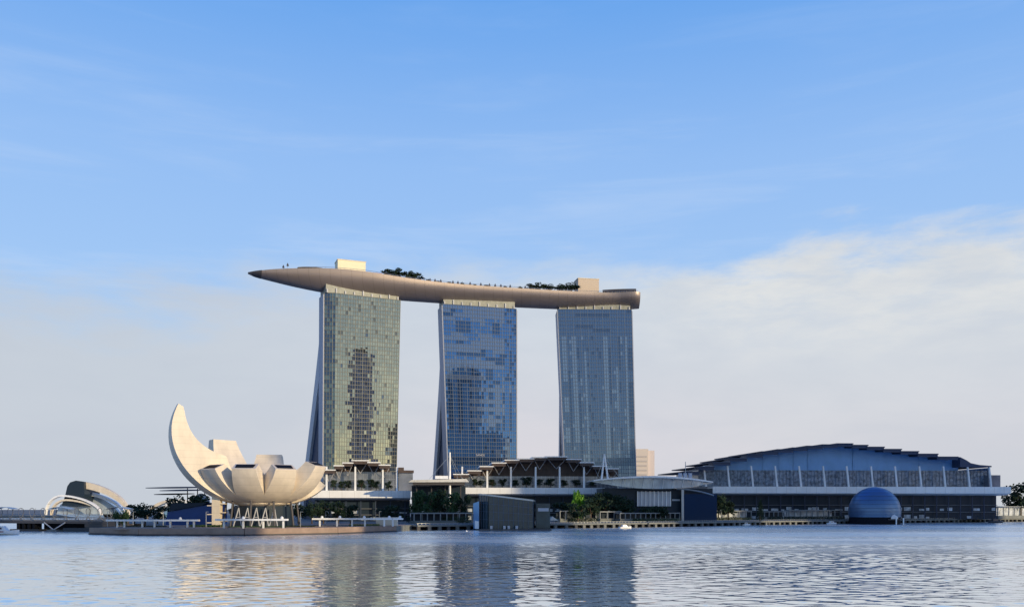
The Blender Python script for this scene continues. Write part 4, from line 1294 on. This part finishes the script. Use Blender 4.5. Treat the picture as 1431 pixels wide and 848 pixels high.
for k, (px, D) in enumerate([(652, 452), (1072, 610)]):
    p = pt(px, 745, D)
    o = MB().ell((0, 0, .2), .5, .5, .6, 10, 6).build('buoy', M['white_clean']); o.location = (p.x, D, 0)
    tag(o, ['tiny white buoy floating left of the glass pavilion', 'tiny white buoy floating in front of the lone cypress'][k], 'buoy')

# ------------------------------------------------------------------ helix footbridge at the left
ba, bb = Vector((-420, 512, 0)), Vector((-206, 452, 0))
bd, bn = seg_dir(ba, bb); BL = (bb - ba).length
br = thing('helix_footbridge', 'low steel footbridge with looping helix tubes at the far left', 'bridge', (ba.x, ba.y, 0), atan2(bd.y, bd.x))
BZ = 6.4
MB().bx(0, BL, -3.2, 3.2, BZ - 2.2, BZ - .02).build('deck', M['steel_dark'], br)
MB().bx(0, BL, -3.45, -3.22, BZ - .9, BZ + .15).build('fascia', M['core'], br)
r = MB()
for v in (-3.1, 3.1):
    r.bx(0, BL, v - .05, v + .05, BZ + 1.2, BZ + 1.32); r.bx(0, BL, v - .04, v + .04, BZ + .6, BZ + .66)
    x = 1.0
    while x < BL:
        r.bx(x - .06, x + .06, v - .05, v + .05, BZ, BZ + 1.2); x += 2.4
r.build('railing', M['core'], br)
for off_, rad in ((0, 5.0), (pi, 5.0)):
    pts = []
    n_ = 260
    for k in range(n_ + 1):
        x = BL * k / n_; a = x / 15.0 * 2 * pi + off_
        pts.append((x, rad * cos(a), BZ + 2.2 + rad * .8 * sin(a)))
    MB().path(pts, .17, 5).build('helix_tube', M['core'], br)
hs = MB()
x = 2
while x < BL:
    a = x / 15.0 * 2 * pi
    hs.tube((x, 5 * cos(a), BZ + 2.2 + 4 * sin(a)), (x + 2.5, 5 * cos(a + pi), BZ + 2.2 + 4 * sin(a + pi)), .08, 4); x += 3.7
hs.build('helix_strut', M['core'], br)
cp_ = MB()
for q in range(5):
    x0 = 60 + q * 38
    cp_.loft([[(x0 + s * 14, -2.6, BZ + 5.5 + 1.2 * sin(pi * s)), (x0 + s * 14, 2.6, BZ + 5.5 + 1.2 * sin(pi * s)), (x0 + s * 14, 2.6, BZ + 5.62 + 1.2 * sin(pi * s)), (x0 + s * 14, -2.6, BZ + 5.62 + 1.2 * sin(pi * s))] for s in (0, .25, .5, .75, 1)])
cp_.build('canopy', M['steel'], br)
FB = Fr(0, 1, 0); FB.x0, FB.y0, FB.a, FB.ca, FB.sa = ba.x, ba.y, atan2(bd.y, bd.x), bd.x, bd.y
for px in (30, 37.5, 45, 52):
    u = FB.u(px); MB().bx(u - .75, u + .75, -2.5, 2.5, 1.05, BZ - 2.21).build('pier', M['black'], br)
MB().bx(FB.u(22), FB.u(62), -4, 4, -2, 1.04).build('pile_cap', M['pile'], br)
vs = MB()
for px in (70, 99): vs.tube((FB.u(84), -4.5, .8), (FB.u(px), -4.0, BZ - 1.6), .3, 6)
vs.build('v_strut', M['end_pale'], br)
MB().bx(FB.u(77), FB.u(91), -6, 3, -1, .9).build('strut_footing', M['pile_pale'], br)
MB().bx(FB.u(57), BL + 6, 2.2, 9, .8, BZ - 2.2).build('under_deck_shade', M['black'], br)  # shade under the bridge deck put in as a black block
MB().bx(FB.u(102), BL + 10, -7, 2.1, -1, 1.9).build('landing_stage', M['pile'], br)
MB().bx(FB.u(124), BL + 4, -3.0, 2.1, 1.91, BZ - 2.3).build('ramp_wall', M['steel_dark'], br)

# ------------------------------------------------------------------ conservatories far left
def arch_band(cx0, y0, cx1, y1, apx, apy, D, w_in, dep, dv=0.0, skew=1.0, n=26, s0=0.0, s1=1.0):
    """a curved rib rising from pixel (cx0,y0) over (apx,apy) to (cx1,y1), w_in pixels thick, dep metres deep"""
    rings = []
    for k in range(n + 1):
        s = s0 + (s1 - s0) * k / n
        if s < .5:
            q = s / .5; x = apx + (cx0 - apx) * cos(q * pi / 2) ; y = y0 + (apy - y0) * sin(q * pi / 2)
        else:
            q = (s - .5) / .5; x = apx + (cx1 - apx) * sin(q * pi / 2) ** skew; y = apy + (y1 - apy) * (1 - cos(q * pi / 2)) ** 0.85
        taper = .55 + .45 * sin(pi * s)
        a = pt(x, y, D + dv); b_ = pt(x, y + w_in * taper, D + dv)
        rings.append([a, a + Vector((0, dep, 0)), b_ + Vector((0, dep, 0)), b_])
    return rings
cv = thing('ribbed_conservatory', 'ribbed conservatory with a dark glass face and white arches at far left', 'building', (0, 0, 0))
MB().loft(arch_band(66, 718, 178, 716, 108, 672, 800, 9.5, 6, s0=.5)).build('arch_rib', M['cream'], cv)
MB().loft(arch_band(74, 718, 172, 718, 106, 685, 810, 5, 5, s0=.5)).build('arch_rib', M['white'], cv)
MB().loft(arch_band(62, 718, 140, 718, 86, 691, 790, 2.4, 5)).build('arch_rib', M['white'], cv)
MB().loft(arch_band(70, 718, 140, 718, 92, 697, 792, 2.4, 5)).build('arch_rib', M['cream'], cv)
sh = MB()
a = [(86, 706), (91, 692), (94, 679), (98, 673.5), (106, 671), (117, 672.5), (118, 690), (114, 706)]
sh.loft([[pt(x, y, 796) for x, y in a], [pt(x, y, 796) + Vector((0, 30, -2)) for x, y in a]])
sh.build('dark_glass_face', M['dark_recess'], cv)
sh2 = MB()
a = [(78, 718), (84, 705), (100, 694), (120, 690), (140, 694), (158, 706), (168, 718)]
sh2.loft([[pt(x, y, 815) for x, y in a], [pt(x, y, 815) + Vector((0, 40, -4)) for x, y in a]])
sh2.build('glass_shell', M['pale_glass'], cv)
cv2 = thing('ribbed_conservatory', 'small ribbed conservatory of pale blue glass just left of the museum', 'building', (0, 0, 0))
MB().loft(arch_band(205, 722, 292, 722, 240, 698, 720, 5, 5)).build('arch_rib', M['cream'], cv2)
MB().loft(arch_band(222, 722, 300, 722, 252, 697, 712, 5, 5)).build('arch_rib', M['white'], cv2)
sh = MB(); a = [(228, 722), (232, 710), (240, 702), (256, 699), (285, 704), (292, 722)]
sh.loft([[pt(x, y, 722) for x, y in a], [pt(x, y, 722) + Vector((0, 30, -2)) for x, y in a]]); sh.build('glass_shell', M['cyan'], cv2)
lv = thing('lavender_dome', 'small lavender white dome roof tucked behind the tall museum petal', 'building', tuple(pt(281, 700, 560).xy) + (GZ,))
MB().ell((0, 0, 0), 8, 8, pt(281, 689, 560).z - GZ, 20, 10, z_lo=0.0).build('roof', M['end_pale'], lv, smooth=True)
bp_ = thing('blue_pavilion', 'saturated blue pavilion wall left of the museum lift tower', 'pavilion', tuple(pt(266, 730, 480).xy) + (GZ,))
f_ = Fr(266, 480, 0)
MB().prism_v([(f_.u(231), 0), (f_.u(304), 0), (f_.u(304), f_.z(704) - GZ), (f_.u(283), f_.z(706) - GZ), (f_.u(234), f_.z(715) - GZ)], 0, 16).build('wall', M['blue_wall'], bp_)
MB().prism_v([(f_.u(238), f_.z(713.5) - GZ), (f_.u(284), f_.z(705.6) - GZ), (f_.u(290), f_.z(702) - GZ), (f_.u(240), f_.z(703) - GZ)], -1, 12).build('roof', M['dark_recess'], bp_)

# ------------------------------------------------------------------ planting on land
G = 'trees along the far promenade'
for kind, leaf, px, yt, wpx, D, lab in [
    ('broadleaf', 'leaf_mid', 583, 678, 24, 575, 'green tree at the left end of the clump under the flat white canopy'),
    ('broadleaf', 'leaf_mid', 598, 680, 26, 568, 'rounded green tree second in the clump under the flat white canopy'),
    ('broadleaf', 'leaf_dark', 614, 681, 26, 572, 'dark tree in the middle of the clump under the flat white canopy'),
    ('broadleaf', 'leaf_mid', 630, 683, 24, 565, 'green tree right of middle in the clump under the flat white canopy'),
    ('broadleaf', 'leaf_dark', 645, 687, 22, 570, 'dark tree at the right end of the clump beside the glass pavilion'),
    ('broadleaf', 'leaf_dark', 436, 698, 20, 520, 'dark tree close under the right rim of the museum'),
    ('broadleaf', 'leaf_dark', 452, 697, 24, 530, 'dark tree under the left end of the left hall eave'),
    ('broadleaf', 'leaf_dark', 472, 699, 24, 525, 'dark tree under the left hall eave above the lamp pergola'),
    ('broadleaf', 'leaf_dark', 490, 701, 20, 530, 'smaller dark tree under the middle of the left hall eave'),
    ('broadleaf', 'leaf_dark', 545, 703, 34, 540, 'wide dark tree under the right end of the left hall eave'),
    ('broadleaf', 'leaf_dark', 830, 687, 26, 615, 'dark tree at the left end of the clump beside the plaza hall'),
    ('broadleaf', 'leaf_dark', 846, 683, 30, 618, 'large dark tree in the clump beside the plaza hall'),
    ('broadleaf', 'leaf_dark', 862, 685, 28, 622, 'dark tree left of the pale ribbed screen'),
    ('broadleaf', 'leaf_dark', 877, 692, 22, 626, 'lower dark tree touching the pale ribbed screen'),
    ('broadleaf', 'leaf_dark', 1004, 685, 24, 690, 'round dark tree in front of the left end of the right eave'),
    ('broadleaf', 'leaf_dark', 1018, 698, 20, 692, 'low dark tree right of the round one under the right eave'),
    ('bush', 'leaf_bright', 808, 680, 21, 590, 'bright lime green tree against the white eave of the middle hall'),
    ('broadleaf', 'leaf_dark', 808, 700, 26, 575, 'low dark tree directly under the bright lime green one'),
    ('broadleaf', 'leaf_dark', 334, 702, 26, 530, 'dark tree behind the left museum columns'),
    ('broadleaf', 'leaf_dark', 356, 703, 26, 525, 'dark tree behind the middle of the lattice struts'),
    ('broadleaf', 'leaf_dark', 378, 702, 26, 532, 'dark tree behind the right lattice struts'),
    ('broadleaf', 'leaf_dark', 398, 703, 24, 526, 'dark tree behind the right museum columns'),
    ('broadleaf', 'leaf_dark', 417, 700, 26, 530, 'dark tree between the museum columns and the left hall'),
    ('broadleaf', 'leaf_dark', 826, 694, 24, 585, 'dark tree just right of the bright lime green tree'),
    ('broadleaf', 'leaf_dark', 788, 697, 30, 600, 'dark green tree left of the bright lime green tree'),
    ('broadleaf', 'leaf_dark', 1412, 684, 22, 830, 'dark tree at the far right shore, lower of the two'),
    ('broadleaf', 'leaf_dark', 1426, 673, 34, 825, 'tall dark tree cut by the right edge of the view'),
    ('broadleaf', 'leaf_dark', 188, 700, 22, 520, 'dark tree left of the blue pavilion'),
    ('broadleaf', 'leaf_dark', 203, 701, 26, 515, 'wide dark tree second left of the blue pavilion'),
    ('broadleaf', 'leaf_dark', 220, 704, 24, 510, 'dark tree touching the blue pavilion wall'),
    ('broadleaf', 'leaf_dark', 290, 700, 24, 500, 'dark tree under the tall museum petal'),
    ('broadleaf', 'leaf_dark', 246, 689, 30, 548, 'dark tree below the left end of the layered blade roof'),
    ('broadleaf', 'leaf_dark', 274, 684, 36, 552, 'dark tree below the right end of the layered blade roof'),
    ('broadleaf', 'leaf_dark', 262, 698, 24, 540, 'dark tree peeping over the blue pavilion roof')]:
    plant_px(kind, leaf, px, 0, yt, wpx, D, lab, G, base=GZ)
for px, yt, wpx, D, lab in [(162, 712, 14, 430, 'left green shrub where the footbridge meets the quay'), (173, 710, 16, 434, 'right green shrub where the footbridge meets the quay'),
                            (905, 706, 22, 628, 'left dark shrub in front of the pale ribbed screen'), (924, 705, 24, 630, 'right dark shrub in front of the pale ribbed screen')]:
    plant_px('bush', 'leaf_mid' if px < 300 else 'leaf_dark', px, 0, yt, wpx, D, lab, 'shrubs along the promenade', base=GZ, cat='shrub')
lc = thing('layered_canopy', 'dark layered blade roof peeping out behind the tall museum petal', 'canopy', tuple(pt(250, 700, 560).xy) + (GZ,))
f_ = Fr(250, 560, 0)
for a_, b_, y_, v_ in ((205, 292, 681.5, 0), (228, 290, 685.5, -4), (214, 268, 690.5, 3)):
    mb = MB(); rr_ = []
    for k in range(9):
        q = k / 8; u = f_.u(a_ + (b_ - a_) * q); w = .12 + .75 * sin(pi * min(1, .12 + q * .75)); z = f_.z(y_ - 1.2 * q) - GZ
        rr_.append([(u, v_ - 5 * w, z - .5 * w), (u, v_ + 5 * w, z - .5 * w), (u, v_ + 4 * w, z + .5 * w), (u, v_ - 4 * w, z + .5 * w)])
    mb.loft(rr_).build('roof_blade', M['steel_dark'], lc)
mb = MB()
for px in (262, 276, 286): mb.tube((f_.u(px), 0, 0), (f_.u(px), 0, f_.z(682) - GZ), .35, 6)
mb.build('post', M['steel_dark'], lc)
plant_px('cypress', 'leaf_dark', 1062, 0, 699, 12, 640, 'lone dark cypress standing at the water edge', base=2.6)

# ------------------------------------------------------------------ far tower, and out of frame towers added for reflections and shade
ft = thing('far_tower', 'pale beige high rise far behind the rightmost hotel tower', 'tower', tuple(pt(899, 660, 1500).xy) + (GZ,))
f_ = Fr(899, 1500, 0)
MB().bx(f_.u(886), f_.u(906), 0, 25, 0, f_.z(627) - GZ).build('body', M['far_pink'], ft)
MB().bx(f_.u(906) + .1, f_.u(915), 3, 25, 0, f_.z(629) - GZ).build('side_wing', M['pinkish_far'], ft)
mb = MB()
for k in range(12): mb.bx(f_.u(888), f_.u(904), -.5, -.02, 12 + k * 8, 15 + k * 8)
mb.build('window_band', M['window_far'], ft)
for x, y, w, d_, h, lab, m_ in [
    (586, -65, 50, 14, 335, 'dark office tower across the bay mirrored in the gold glass', 'cbd_dark'),
    (458, -150, 64, 40, 300, 'blue glass office tower across the bay mirrored in the middle tower', 'cbd'),
    (535, -158, 56, 30, 165, 'shorter blue office tower beside it, mirrored in the middle tower', 'cbd'),
    (760, -90, 90, 50, 200, 'unseen low office block added to shade the glass pavilion', 'cbd'),
    (1045, -90, 90, 50, 272, 'unseen office tower added to shade the dark plaza hall', 'cbd'),
    (1278, -90, 74, 60, 312, 'unseen office tower added to shade the blue dome', 'cbd'),
    (1360, -90, 74, 60, 330, 'tallest unseen office tower added to shade the right gable', 'cbd'),
    (1440, -90, 74, 60, 320, 'unseen office tower added to shade the right hall posts', 'cbd'),
    (1525, -90, 84, 60, 306, 'unseen office tower added to shade the swept roof end', 'cbd')]:
    t = thing('office_tower', lab, 'tower', (x, y, 2.0), 0, 'out of frame office towers across the bay')
    MB().bx(-w / 2, w / 2, -d_ / 2, d_ / 2, 0, h).build('shaft', M[m_], t)
    mb = MB()
    for k in range(int(h / 8)): mb.bx(-w / 2 - .3, w / 2 + .3, -d_ / 2 - .3, d_ / 2 + .3, 6 + k * 8, 7.4 + k * 8)
    mb.build('floor_bands', M['m2'], t)
    MB().bx(-w / 4, w / 4, -d_ / 4, d_ / 4, h + .02, h + 12).build('roof_block', M['m2'], t)
